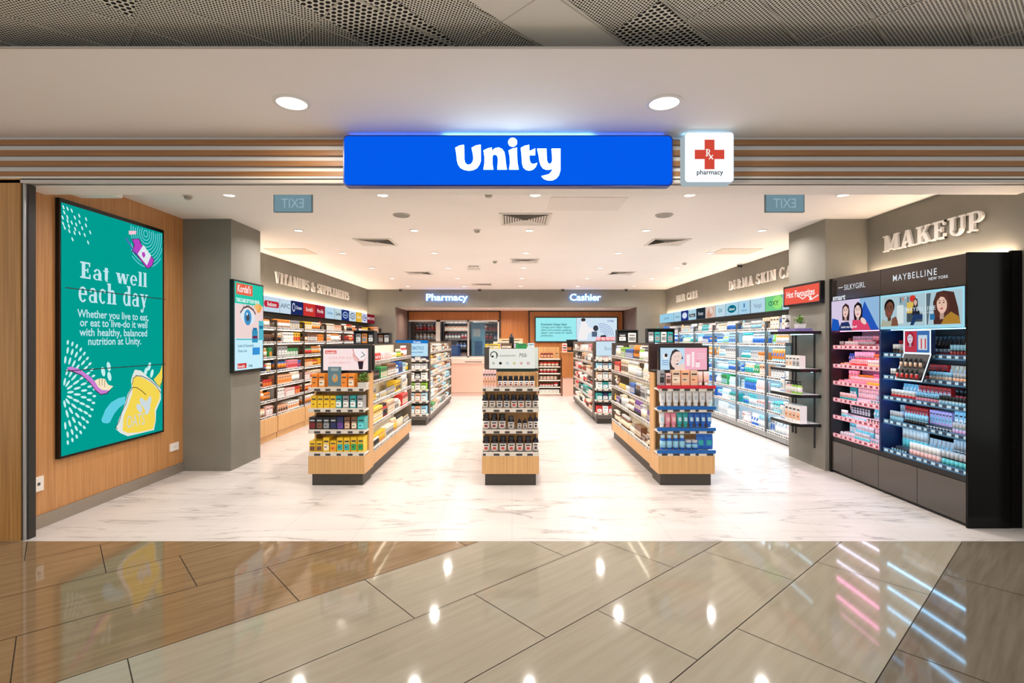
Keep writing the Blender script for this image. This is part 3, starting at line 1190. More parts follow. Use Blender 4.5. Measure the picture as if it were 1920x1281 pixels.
# ================================================================== PRODUCTS
COLN_ = {
    'white': (240, 240, 238), 'cream': (238, 224, 200), 'orange': (236, 140, 44), 'yellow': (242, 198, 40), 'red': (205, 44, 44), 'pink': (238, 150, 168),
    'pale pink': (244, 200, 198), 'green': (38, 150, 80), 'lime green': (150, 205, 70), 'teal': (40, 168, 168), 'light blue': (150, 208, 232), 'blue': (30, 104, 196),
    'navy': (28, 40, 92), 'purple': (104, 64, 150), 'brown': (120, 78, 50), 'black': (28, 28, 30), 'grey': (150, 152, 156), 'peach': (244, 180, 140), 'dark red': (130, 26, 34),
    'silver': (196, 200, 206), 'beige': (224, 190, 160), 'aqua': (110, 220, 230), 'lilac': (204, 178, 226), 'clear blue': (190, 226, 240),
}
MESHES = {}
INK = P((60, 56, 60), .6)


def C_(n):
    return P(COLN_[n], .38)


def mesh_carton(w, d, h, a, b):
    mb = MB()
    mb.box(-w / 2, 0, 0, w / 2, d, h, C_(a))
    e = .0007
    mb.quad([(-w * .42, -e, h * .16), (w * .42, -e, h * .16), (w * .42, -e, h * .56), (-w * .42, -e, h * .56)], C_(b))
    mb.quad([(-w * .36, -e, h * .70), (w * .36, -e, h * .70), (w * .36, -e, h * .80), (-w * .36, -e, h * .80)], INK if a != 'black' else C_('silver'))
    mb.quad([(-w * .30, -2 * e, h * .34), (w * .10, -2 * e, h * .34), (w * .10, -2 * e, h * .40), (-w * .30, -2 * e, h * .40)], INK)
    mb.quad([(-w * .30, -e, h * .62), (w * .30, -e, h * .62), (w * .30, -e, h * .65), (-w * .30, -e, h * .65)], C_(b))
    return mb


def bottle_profile(r, h, neck=.55, capf=.16):
    return [(r * .94, 0), (r, h * .03), (r, h * .66), (r * .92, h * .74), (r * neck, h * .80), (r * neck, h * (1 - capf)), (r * neck * 1.12, h * (1 - capf)), (r * neck * 1.12, h * .99), (r * neck, h)]


def mesh_bottle(w, h, a, cap, lab, n=12):
    r = w / 2
    mb = MB()
    b, c, l = C_(a), C_(cap), C_(lab)
    mb.lathe([(r * .94, 0), (r, h * .03), (r, h * .14), (r * 1.01, h * .14), (r * 1.01, h * .60), (r, h * .60), (r, h * .68), (r * .62, h * .77), (r * .62, h * .79), (r * .72, h * .79), (r * .72, h * .99), (r * .6, h)],
             [b, b, l, l, l, b, b, b, c, c, c], 0, r, 0, n)
    return mb


def mesh_tub(w, h, a, cap, lab, n=12):
    r = w / 2
    mb = MB()
    b, c, l = C_(a), C_(cap), C_(lab)
    mb.lathe([(r * .95, 0), (r, h * .05), (r, h * .2), (r * 1.01, h * .2), (r * 1.01, h * .58), (r, h * .58), (r, h * .7), (r * 1.03, h * .7), (r * 1.03, h * .96), (r * .96, h)], [b, b, l, l, l, b, c, c, c], 0, r, 0, n)
    return mb


def mesh_tube(w, h, a, cap, lab, n=12):
    mb = MB()
    r = w / 2
    b, c = C_(a), C_(cap)
    mb.lathe([(r * .72, 0), (r * .74, h * .02), (r * .70, h * .20)], c, 0, r, 0, n)
    rg = []
    for t, rx, ry in ((.20, .72, .72), (.24, .92, .86), (.45, .97, .74), (.70, 1.0, .46), (.90, 1.03, .16), (.925, 1.04, .05), (1.0, 1.04, .05)):
        rg.append([(rx * r * math.cos(2 * PI * k / n), r + ry * r * math.sin(2 * PI * k / n), h * t) for k in range(n)])
    mb.rings(rg, b)
    e = .002
    mb.quad([(-r * .55, r * .22 - e, h * .42), (r * .55, r * .22 - e, h * .42), (r * .55, r * .52 - e, h * .68), (-r * .55, r * .52 - e, h * .68)], C_(lab))
    return mb


def mesh_pump(w, h, a, cap, lab, n=12):
    r = w / 2
    mb = MB()
    b, c, l = C_(a), C_(cap), C_(lab)
    mb.lathe([(r * .94, 0), (r, h * .03), (r, h * .14), (r * 1.01, h * .14), (r * 1.01, h * .52), (r, h * .52), (r, h * .62), (r * .45, h * .68), (r * .45, h * .78), (r * .16, h * .78), (r * .16, h * .92)], [b, b, l, l, l, b, b, c, c, c], 0, r, 0, n)
    mb.box(-r * .3, r * -.4, h * .92, r * .3, r * 1.3, h, c)
    return mb


def mesh_pouch(w, h, a, b, lab):
    mb = MB()
    n = 8
    rg = []
    for t, ry in ((0, .02), (.05, .03), (.2, .20), (.5, .26), (.8, .16), (.93, .03), (1, .02)):
        rg.append([(w / 2 * math.cos(2 * PI * (k + .5) / n) * 1.08, w * .28 + ry * w * math.sin(2 * PI * (k + .5) / n) * 1.0, h * t) for k in range(n)])
    mb.rings(rg, [C_(b), C_(a), C_(a), C_(a), C_(a), C_(b)], False)
    mb.quad([(-w * .3, w * .0, h * .3), (w * .3, w * .0, h * .3), (w * .3, w * .0, h * .62), (-w * .3, w * .0, h * .62)], C_(lab))
    return mb


def mesh_lipstick(w, h, a, cap, lab):
    mb = MB()
    r = w / 2
    mb.lathe([(r, 0), (r, h * .45), (r * .85, h * .45), (r * .85, h * .55), (r * .95, h * .55), (r * .95, h)], [C_(a), C_(lab), C_(lab), C_(cap), C_(cap)], 0, r, 0, 8)
    return mb


def mesh_compact(w, h, a, cap, lab):
    mb = MB()
    r = w / 2
    prof = [(r, 0), (r, .012), (r * .8, .014)]
    n = 16
    for r_, z_ in prof:
        pass
    rg = [[(q * math.cos(2 * PI * k / n), yy, r + q * math.sin(2 * PI * k / n)) for k in range(n)] for q, yy in ((r, .016), (r, .002), (r * .82, 0), (r * .80, .001))]
    mb.rings(rg, [C_(a), C_(a), C_(cap)], False)
    return mb


MK = {'carton': None, 'bottle': mesh_bottle, 'tub': mesh_tub, 'tube': mesh_tube, 'pump': mesh_pump, 'pouch': mesh_pouch, 'lipstick': mesh_lipstick, 'compact': mesh_compact}


def product_mesh(kind, w, d, h, a, b, c):
    key = (kind, round(w, 3), round(d, 3), round(h, 3), a, b, c)
    if key not in MESHES:
        mb = mesh_carton(w, d, h, a, b) if kind == 'carton' else MK[kind](w, h, a, b, c)
        MESHES[key] = mb.mesh(kind)
    return MESHES[key]


def place(name, me, loc, rz, label, cat, group):
    o = bpy.data.objects.new(name, me)
    COL.objects.link(o)
    o.location = loc
    o.rotation_euler = (0, 0, rz)
    return tag(o, label, cat, group)


USED = {}
CATS = {'carton': 'box', 'bottle': 'bottle', 'tub': 'jar', 'tube': 'tube', 'pump': 'bottle', 'pouch': 'pouch', 'lipstick': 'lipstick', 'compact': 'compact'}
NOUN = {'carton': 'carton', 'bottle': 'bottle', 'tub': 'lidded jar', 'tube': 'squeeze tube', 'pump': 'pump bottle', 'pouch': 'pouch', 'lipstick': 'slim stick', 'compact': 'round compact'}


def fill(P0, D, length, depth_dir, rz, theme, where, prefix, rnd, hmax, wr=(.05, .09), gap=.006, runs=(3, 6)):
    """rows of goods along a shelf: P0 where the row starts at the front edge, D along the shelf; every pack its own object"""
    P0, D, BD = Vector(P0), Vector(D), Vector(depth_dir)
    x = .012
    seen = set()
    while x < length - .04:
        for _ in range(12):
            kind, a, b, c = rnd.choice(theme)
            if (kind, a) not in seen:
                break
        else:
            pass
        word = NOUN[kind]
        lab = '%s %s, %s' % (a if kind == 'carton' else '%s %s-topped' % (a, b) if kind in ('bottle', 'pump', 'tub') else a, word, where)
        if (kind, a) in seen:
            lab = '%s %s with %s label, %s' % (a, word, c if c != a else b, where)
        seen.add((kind, a))
        w = rnd.uniform(*wr)
        h = min(hmax, {'carton': rnd.uniform(.09, .16), 'bottle': w * rnd.uniform(1.9, 2.6), 'tub': w * rnd.uniform(1.1, 1.5), 'tube': w * rnd.uniform(2.4, 3.0), 'pump': w * rnd.uniform(2.2, 2.9),
                        'pouch': w * 1.5, 'lipstick': w * rnd.uniform(3.2, 4.2), 'compact': w}[kind] if kind != 'carton' else rnd.uniform(.68, .98) * hmax)
        if kind in ('bottle', 'pump', 'tube', 'tub'):
            h = max(h, hmax * rnd.uniform(.68, .95))
            h = min(h, hmax)
        if kind == 'lipstick':
            h = min(hmax, max(h, hmax * rnd.uniform(.6, .95)))
        d = rnd.uniform(.08, .16)
        w, h, d = round(w / .01) * .01, math.floor(h / .02 + .2) * .02, round(d / .04) * .04
        if w < .02:
            w = .02
        me = product_mesh(kind, w, d, max(h, .04), a, b, c)
        inset = rnd.uniform(.004, .03)
        for _ in range(rnd.randint(*runs)):
            if x + w > length - .01:
                break
            p = P0 + D * (x + w / 2) + BD * inset + Vector((0, 0, .0012))
            place(prefix + '_' + kind, me, p, rz + rnd.uniform(-.018, .018), lab, CATS[kind], lab)
            x += w + gap
        x += rnd.uniform(0, .02)


def theme(kinds, cols, seconds=('white', 'cream', 'grey', 'white'), n=40, r=None):
    r = r or random
    return [(r.choice(kinds), r.choice(cols), r.choice(seconds), r.choice(seconds)) for _ in range(n)]


ORD = ['top', 'second', 'third', 'fourth', 'fifth', 'sixth', 'seventh', 'eighth']

# ================================================================== LEFT WALL SHELVING (vitamins)
LX0, LXF = -3.94, -3.60
BAYS = [6.56] + [6.79 + 1.04 * k for k in range(1, 8)]
LEV_L = (.362, .59, .80, 1.027, 1.235, 1.459, 1.679)
BAYW = ('bay by grey column', 'second bay from column', 'third bay from column', 'fourth bay from column', 'fifth bay from column', 'second to last bay', 'last bay by back wall')
rw = random.Random(5)
LEDW = E((255, 232, 205), 7.0)
for bi in range(len(BAYS) - 1):
    y0, y1 = BAYS[bi], BAYS[bi + 1]
    root = thing('wall_shelving', ((LX0 + LXF) / 2, (y0 + y1) / 2, 0), 'oak based vitamins wall shelving, ' + BAYW[bi], 'shelving unit', 'vitamins wall shelving bays')
    mb = MB()
    mb.box(LX0, y0 + .012, .10, -3.58, y1 - .012, .335, OAK_LIGHT)
    mb.box(LX0, y0 + .012, .0, -3.60, y1 - .012, .10, OAK_LIGHT)
    mb.build('base_cabinet', root)
    mb = MB()
    mb.box(LX0, y0, .34, LX0 + .012, y1, 1.80, P((150, 120, 92), .5))
    mb.build('back_panel', root)
    mb = MB()
    mb.box(-3.63, y1 - .018, .335, -3.595, y1 + .018, 1.80, BRONZE)
    mb.build('upright', root)
    mb = MB()
    mb.box(LX0, y1 - .014, 1.77, -3.63, y1 + .014, 1.80, BRONZE)
    mb.build('top_arm', root)
    for k, z in enumerate(LEV_L):
        mb = MB()
        mb.box(LX0, y0 + .01, z - .026, LXF - .01, y1 - .01, z - .004, P((60, 52, 46), .5))
        sh = mb.build('shelf', root)
        mb = MB()
        mb.box(LXF - .01, y0 + .01, z - .026, LXF, y1 - .01, z + .012, WHITE)
        mb.box(LXF, y0 + .01, z - .016, LXF + .0015, y1 - .01, z + .004, TAGS)
        mb.build('price_strip', sh)
        if k > 0:
            mb = MB()
            mb.box(LXF - .045, y0 + .03, z - .034, LXF - .030, y1 - .03, z - .027, LEDW)
            mb.build('light_strip', sh)
    for k, z in enumerate(LEV_L):
        row = ORD[len(LEV_L) - 1 - k] if k else 'bottom'
        cols = {6: ['orange', 'peach', 'red', 'yellow', 'grey', 'cream'], 5: ['orange', 'yellow', 'white', 'brown', 'red'], 4: ['green', 'green', 'orange', 'grey', 'cream'], 3: ['orange', 'pink', 'yellow', 'blue', 'cream'],
                2: ['pale pink', 'peach', 'red', 'cream', 'white'], 1: ['red', 'peach', 'pale pink', 'white', 'grey'], 0: ['white', 'peach', 'cream', 'pale pink', 'black']}[k]
        th = theme(['carton', 'carton', 'bottle', 'tub'] if k != 4 else ['carton', 'bottle', 'bottle'], cols, ('white', 'cream', 'orange', 'black', 'red'), 30, rw)
        fill((LXF - .02, y0 + .03, z), (0, 1, 0), y1 - y0 - .06, (-1, 0, 0), PI / 2, th, '%s shelf, %s of vitamins wall' % (row, BAYW[bi]), 'supplement', rw, .165, (.06, .10))


def logo_boxes(name, X, N, U, segs, yfun, z0, z1, lab):
    pass


# lit brand panels above the vitamins shelving
def ypx_l(px):
    return 3.75 * 960 / (960 - px)


def zlx(x):
    return 480 + x / 4.27


LB = [(60, 190, (200, 222, 238), 'pill logo', ('Redoxon', (200, 40, 60), 1)), (190, 280, (205, 225, 240), 'grey wordmark', ('AFC', (120, 140, 160), 0)), (282, 378, (30, 44, 98), 'navy', ('Ocean', (235, 240, 250), 0)),
      (379, 475, (206, 56, 50), 'red', ("Kordel's", (250, 240, 235), 0)), (476, 552, (158, 30, 50), 'maroon', ('Pro-Ex', (250, 240, 235), 0)), (553, 628, (190, 220, 238), 'pale', ('Swisse', (120, 170, 200), 0)),
      (629, 685, (196, 218, 226), 'pale', ('Garden', (60, 90, 90), 0)), (686, 745, (30, 50, 120), 'navy', ('Blackmores', (190, 215, 245), 2)), (746, 800, (206, 222, 236), 'pale', ('Brands', (30, 50, 100), 2)),
      (801, 846, (232, 186, 60), 'yellow', ('Natures', (250, 240, 210), 0)), (847, 890, (214, 218, 236), 'lilac', ('OM', (70, 60, 140), 2)), (891, 950, (122, 28, 40), 'dark red', ('MOVE', (230, 200, 200), 0))]
DESC_L = ['pale lit panel with a red pill-shaped logo', 'pale lit panel with three thin grey letters', 'navy lit panel with a white ringed logo', 'bright red lit panel with a white name', 'maroon lit panel with a white name', 'pale blue lit panel with a faint name',
          'pale lit panel with a dark greenish name', 'deep blue lit panel with a rounded badge', 'pale lit panel with a dark oval badge', 'golden yellow lit panel', 'pale lilac lit panel with a narrow emblem', 'dark red lit panel nearest the back wall']
for (x0, x1, col, nm, (st, tc, shp)), ds in zip(LB, DESC_L):
    ya, yb = ypx_l(zlx(x0)), ypx_l(zlx(x1))
    ya = max(ya, 6.56)
    yb = min(yb, 14.05)
    root = thing('brand_lightbox', (-3.86, (ya + yb) / 2, 1.93), ds + ' above the vitamins shelves', 'sign', 'brand panels above the vitamins shelves')
    mb = MB()
    mb.box(-3.955, ya, 1.93, -3.755, yb, 2.17, P((60, 66, 74), .5))
    mb.build('casing', root)
    mb = MB()
    cv = Canvas(mb, (-3.752, ya, 1.932), (0, 1, 0), (0, 0, 1), (1, 0, 0), .001)
    L_ = yb - ya
    cv.rect(.004, 0, L_ - .004, .236, E(col, .95))
    m1 = E(tc, .9, False)
    if shp == 1:
        cv.rect(L_ * .12, .07, L_ * .86, .17, m1)
        cv.ell(L_ * .12, .12, .05, .05, m1, up=False)
        cv.ell(L_ * .86, .12, .05, .05, m1, up=False)
        m1 = E((250, 245, 240), .9, False)
        cv.text(st, L_ * .5, .09, .09, m1, 'CENTER', .02, xs=L_ * .6 / (.09 * .55 * len(st)) * 1.0)
    elif shp == 2:
        cv.ell(L_ / 2, .12, L_ * .36, .075, m1)
        cv.ell(L_ / 2, .12, L_ * .30, .055, E(col, .95))
        cv.text(st, L_ / 2, .10, .07, m1, 'CENTER', .02, xs=L_ * .5 / (.07 * .6 * len(st)))
    else:
        if st == 'Ocean':
            cv.ell(L_ * .2, .125, L_ * .12, .075, m1)
            cv.ell(L_ * .2, .125, L_ * .085, .055, E(col, .95))
            cv.text(st, L_ * .62, .10, .08, m1, 'CENTER', .02, xs=L_ * .55 / (.08 * .6 * len(st)))
        else:
            cv.text(st, L_ / 2, .09, .10, m1, 'CENTER', .02, xs=L_ * .78 / (.10 * .56 * len(st)))
    mb.build('lit_face', root)
# cove lights lying on top of the brand panels, washing the walls
WARM = E((255, 226, 196), 58.0)
COOL = E((200, 236, 255), 17.0)
mb = MB()
mb.box(-3.93, 6.7, 2.172, -3.90, 14.0, 2.182, WARM)
tag(mb.build('cove_light', loc=(-3.91, 10, 2.172)), 'warm linear light lying on the vitamins brand panels and washing the wall', 'light strip')

# ================================================================== RIGHT WALL SHELVING (skin and hair care)
RX1, RXF = 4.22, 3.86
RB = [6.64, 7.785, 8.80, 9.83, 10.85, 11.87, 12.9, 13.95]
LEV_R = (.125, .425, .68, .935, 1.18, 1.43, 1.66)
BAYR = ('bay by grey column', 'second bay from column', 'third bay from column', 'fourth bay from column', 'fifth bay from column', 'next to last bay', 'last bay by back wall')
for bi in range(len(RB) - 1):
    y0, y1 = RB[bi], RB[bi + 1]
    root = thing('wall_shelving', ((RX1 + RXF) / 2, (y0 + y1) / 2, 0), 'bright white skin care wall shelving, ' + BAYR[bi], 'shelving unit', 'skin care wall shelving bays')
    mb = MB()
    for (a, b) in ((y0, (y0 + y1) / 2), ((y0 + y1) / 2, y1)):
        mb.box(RXF + .005, a + .004, .02, RX1, b - .004, .098, P((150, 150, 148), .45))
    mb.box(RXF + .02, y0, 0, RX1, y1, .02, BLACK_M)
    mb.build('plinth', root)
    mb = MB()
    mb.box(RX1 - .012, y0, .1, RX1, y1, 1.86, P((236, 242, 246), .5))
    mb.build('back_panel', root)
    mb = MB()
    mb.box(RXF - .01, y0 - .018, .10, RXF + .03, y0 + .018, 1.78, GREYPOST)
    mb.build('upright', root)
    mb = MB()
    mb.box(RXF + .03, y0 - .014, 1.75, RX1 - .012, y0 + .014, 1.78, GREYPOST)
    mb.build('top_arm', root)
    for k, z in enumerate(LEV_R):
        mb = MB()
        mb.box(RXF + .012, y0 + .01, z - .024, RX1 - .012, y1 - .01, z - .004, P((232, 240, 244), .4))
        sh = mb.build('shelf', root)
        mb = MB()
        mb.box(RXF, y0 + .01, z - .026, RXF + .012, y1 - .01, z + .014, WHITE)
        mb.box(RXF - .0015, y0 + .01, z - .016, RXF, y1 - .01, z + .004, TAGS)
        mb.build('price_strip', sh)
        if k:
            mb = MB()
            mb.box(RXF + .03, y0 + .03, z - .032, RXF + .048, y1 - .03, z - .025, COOL)
            mb.build('light_strip', sh)
    for k, z in enumerate(LEV_R):
        row = ORD[len(LEV_R) - 1 - k] if k else 'bottom'
        cols = {6: ['beige', 'white', 'peach', 'grey', 'cream', 'blue'], 5: ['white', 'orange', 'lime green', 'blue', 'silver', 'clear blue'], 4: ['white', 'orange', 'clear blue', 'black', 'silver', 'beige'], 3: ['white', 'clear blue', 'green', 'silver', 'peach'],
                2: ['white', 'clear blue', 'pale pink', 'blue', 'silver', 'green'], 1: ['white', 'aqua', 'pale pink', 'clear blue', 'teal'], 0: ['white', 'clear blue', 'pale pink', 'silver']}[k]
        if bi >= 3:
            cols = cols + ['blue', 'teal', 'pale pink']
        th = theme(['bottle', 'tube', 'pump', 'carton', 'carton', 'tub'], cols, ('white', 'light blue', 'silver', 'teal', 'blue', 'white'), 30, rw)
        fill((RXF + .02, y0 + .03, z), (0, 1, 0), y1 - y0 - .06, (1, 0, 0), -PI / 2, th, '%s shelf, %s of skin care wall' % (row, BAYR[bi]), 'skincare', rw, .19 if k else .22, (.055, .085))


def ypx_r(x):
    px = 1230 + x / 4.272
    return 3.95 * 960 / (px - 960)


RBX = [(30, 143, (160, 212, 236), 'CeraVe', (96, 150, 190), 0, 'pale blue lit panel with two faint names, nearest the back wall'), (144, 200, (176, 216, 234), 'Aveeno', (90, 150, 180), 0, 'pale blue lit panel with a small stacked name'), (201, 258, (34, 52, 130), 'Nivea', (220, 230, 250), 2, 'navy lit panel with a square emblem'),
       (259, 322, (176, 214, 232), 'Dove', (10, 14, 20), 3, 'pale lit panel with a black name plate'), (323, 394, (36, 46, 56), 'Kerasys', (220, 224, 230), 0, 'dark charcoal lit panel with a thin pale name'), (395, 474, (226, 200, 186), '', (0, 0, 0), 4, 'lit panel with a peach close-up picture of skin'),
       (475, 556, (196, 224, 236), 'GV', (20, 130, 150), 0, 'pale lit panel with two teal letters'), (557, 660, (176, 218, 236), 'Sebamed', (0, 110, 130), 2, 'pale lit panel with a teal oval badge'), (661, 754, (176, 216, 238), 'Hada', (30, 110, 170), 5, 'pale lit panel with a small blue bottle emblem'),
       (757, 874, (190, 222, 238), 'Physiogel', (140, 160, 190), 0, 'pale lit panel with a thin lilac-grey name'), (875, 1010, (120, 214, 140), 'OXY', (20, 90, 60), 0, 'green lit panel with a dark round name'), (1011, 1130, (190, 222, 238), 'Cetaphil', (60, 120, 180), 0, 'pale lit panel half hidden behind the grey column')]
for (x0, x1, col, st, tc, shp, ds) in RBX:
    ya, yb = ypx_r(x0), ypx_r(x1)
    yb, ya = max(min(ya, yb), 6.64), min(max(ya, yb), 14.05)      # ya is farther
    root = thing('brand_lightbox', (4.1, (ya + yb) / 2, 1.935), ds, 'sign', 'brand panels above the skin care shelves')
    mb = MB()
    mb.box(3.955, yb, 1.935, 4.235, ya, 2.166, P((60, 66, 74), .5))
    mb.build('casing', root)
    mb = MB()
    cv = Canvas(mb, (3.952, ya, 1.937), (0, -1, 0), (0, 0, 1), (-1, 0, 0), .001)
    L_ = ya - yb
    cv.rect(.004, 0, L_ - .004, .227, E(col, .95))
    m1 = E(tc, .9, False) if sum(tc) > 60 else P(tc, .4)
    if shp == 2:
        cv.ell(L_ / 2, .115, L_ * .34, .07, m1)
        cv.text(st, L_ / 2, .09, .07, E((230, 245, 250), .9, False), 'CENTER', .02, xs=L_ * .5 / (.07 * .6 * len(st)))
    elif shp == 3:
        cv.rect(L_ * .12, .06, L_ * .88, .13, m1)
        cv.text(st, L_ / 2, .075, .06, E((230, 245, 250), .9, False), 'CENTER', .02, xs=L_ * .5 / (.06 * .6 * len(st)))
    elif shp == 4:
        cv.ell(L_ * .5, .10, L_ * .36, .09, E((214, 160, 136), .9, False), 20)
        cv.ell(L_ * .62, .14, L_ * .18, .06, E((240, 220, 210), .9, False), -20)
    elif shp == 5:
        cv.rect(L_ * .45, .11, L_ * .55, .18, m1)
        cv.text('Hada Labo', L_ / 2, .05, .045, m1, 'CENTER', .01)
    else:
        if st == 'OXY':
            cv.ell(L_ * .75, .12, L_ * .3, .1, E((160, 236, 130), .95, False))
        cv.text(st, L_ / 2, .08, .10, m1, 'CENTER', .012, xs=min(1.4, L_ * .7 / (.10 * .56 * len(st))))
    mb.build('lit_face', root)
mb = MB()
mb.box(4.17, 6.75, 2.168, 4.20, 14.0, 2.178, WARM)
tag(mb.build('cove_light', loc=(4.18, 10, 2.168)), 'warm linear light lying on the skin care brand panels and washing the wall', 'light strip')

# ================================================================== GONDOLAS
LEDG = E((255, 240, 214), 7.5)
LEV_S = (.285, .56, .795, 1.03, 1.25)


def gondola(xc, y0, y1, levels, top, label, sides, fillspec, spine=(232, 224, 206), hw=.28, basewood=True):
    """double-sided run of shelves: xc centre, y0..y1 length"""
    root = thing('gondola_shelving', (xc, (y0 + y1) / 2, 0), label, 'shelving unit')
    mb = MB()
    mb.box(xc - hw + .03, y0, 0, xc + hw - .03, y1 - .02, .118, P((60, 54, 48), .5))
    mb.build('plinth', root)
    mb = MB()
    if basewood:
        mb.box(xc - hw, y0 + .01, .12, xc + hw, (y0 + y1) / 2 - .003, levels[0] - .03, OAK_LIGHT)
        mb.box(xc - hw, (y0 + y1) / 2 + .003, .12, xc + hw, y1 - .01, levels[0] - .03, OAK_LIGHT)
    else:
        mb.box(xc - hw, y0 + .01, .06, xc + hw, y1 - .01, levels[0] - .03, P((84, 78, 72), .5))
    mb.build('base', root)
    mb = MB()
    mb.box(xc - .02, y0 + .02, levels[0], xc + .02, y1 - .02, top - .03, P(spine, .5))
    mb.build('spine_panel', root)
    for yy in (y0, y1 - .03):
        mb = MB()
        mb.box(xc - hw, yy, .12, xc + hw, yy + .03, top, P((96, 84, 74), .45))
        mb.build('end_panel', root)
    for k, z in enumerate(levels):
        mb = MB()
        mb.box(xc - hw + .012, y0 + .032, z - .02, xc + hw - .012, y1 - .032, z - .003, OFFWHITE)
        sh = mb.build('shelf', root)
        for sg_ in (-1, 1):
            mb = MB()
            xf = xc + sg_ * (hw + .002)
            mb.box(xf - sg_ * .012, y0 + .032, z - .024, xf, y1 - .032, z + .014, WHITE)
            mb.box(xf, y0 + .032, z - .018, xf + sg_ * .0015, y1 - .032, z + .008, TAGS)
            mb.build('price_strip', sh)
            if k and sg_ in sides:
                mb = MB()
                mb.box(xf - sg_ * .04, y0 + .05, z - .030, xf - sg_ * .055, y1 - .05, z - .022, LEDG)
                mb.build('light_strip', sh)
    for sg_ in sides:
        for k, z in enumerate(levels):
            ths, where, prefix, hm, wr = fillspec(k)
            fill((xc + sg_ * (hw - .012), y0 + .05, z), (0, 1, 0), y1 - y0 - .1, (-sg_, 0, 0), sg_ * PI / 2, ths, where, prefix, rw, hm, wr)
    return root


def rowname(k, n):
    return 'bottom' if k == 0 else ORD[n - 1 - k]


# front left gondola
def spec_fl(k):
    cols = {0: ['white', 'cream', 'beige', 'peach', 'grey'], 1: ['yellow', 'white', 'red', 'pale pink', 'beige'], 2: ['yellow', 'white', 'cream', 'grey', 'silver'], 3: ['green', 'blue', 'white', 'light blue', 'brown'], 4: ['pale pink', 'green', 'white', 'red', 'brown']}[k]
    return (theme(['carton', 'carton', 'tub', 'pouch', 'bottle'], cols, ('white', 'cream', 'black', 'yellow'), 30, rw), '%s shelf, aisle side of the front left gondola' % rowname(k, 5), 'health', .18 if k < 4 else .17, (.048, .078))


gondola(-1.81, 5.615, 7.79, LEV_S, 1.45, 'low oak based gondola shelf of health packs, behind the yellow carton end display', (1,), spec_fl)


def spec_fr(k):
    cols = {0: ['green', 'white', 'orange', 'cream', 'black', 'brown'], 1: ['purple', 'white', 'yellow', 'brown', 'grey'], 2: ['white', 'blue', 'yellow', 'red', 'brown', 'silver'], 3: ['white', 'cream', 'pale pink', 'red', 'yellow'], 4: ['blue', 'white', 'red', 'orange', 'lime green']}[k]
    return (theme(['bottle', 'pump', 'carton', 'tube', 'pouch'], cols, ('white', 'black', 'cream', 'silver'), 30, rw), '%s shelf, aisle side of the front right gondola' % rowname(k, 5), 'toiletry', .185 if k < 4 else .18, (.042, .07))


gondola(1.81, 5.615, 7.86, LEV_S, 1.45, 'low oak based gondola shelf of toiletries, behind the blue bottle end display', (-1,), spec_fr)


def spec_fc(k):
    cols = ['white', 'cream', 'peach', 'light blue', 'grey', 'pale pink']
    return (theme(['carton', 'tub', 'carton'], cols, ('white', 'cream', 'grey'), 30, rw), '%s shelf, on the flank of the centre gondola' % rowname(k, 5), 'vitamin', .18 if k < 4 else .14, (.12, .15))


gondola(-.015, 5.615, 7.8, LEV_S, 1.40, 'narrow low gondola shelf behind the dark bottle end display', (-1, 1), spec_fc)
LEV_B = (.16, .40, .62, .84, 1.06, 1.27)


def spec_bl(k):
    cols = [['white', 'green', 'grey', 'peach'], ['white', 'beige', 'silver', 'teal'], ['beige', 'white', 'brown', 'grey'], ['peach', 'white', 'silver'], ['white', 'beige', 'grey', 'yellow'], ['brown', 'cream', 'grey', 'white']][k]
    return (theme(['carton', 'carton', 'tub'], cols, ('white', 'cream', 'brown', 'light blue'), 30, rw), '%s shelf, aisle side of the rear left gondola' % rowname(k, 6), 'remedy', .17, (.06, .09))


def spec_br(k):
    cols = [['red', 'peach', 'white', 'black'], ['pale pink', 'red', 'white', 'teal'], ['red', 'beige', 'white', 'black'], ['pale pink', 'beige', 'brown'], ['silver', 'beige', 'black', 'peach'], ['brown', 'cream', 'white', 'pink']][k]
    return (theme(['pouch', 'carton', 'tub', 'pouch'], cols, ('white', 'cream', 'red', 'black'), 30, rw), '%s shelf, aisle side of the rear right gondola' % rowname(k, 6), 'accessory', .17, (.06, .09))


gondola(-1.755, 9.25, 12.45, LEV_B, 1.46, 'rear left gondola shelf behind the blue topped end display', (1,), spec_bl, (180, 168, 150), .28, False)
gondola(1.77, 9.45, 12.45, LEV_B, 1.46, 'rear right gondola shelf of red and pink packs', (-1,), spec_br, (120, 108, 100), .28, False)

# ------------------------------------------------------------------ end displays facing the mall
YE, YBK = 5.25, 5.58


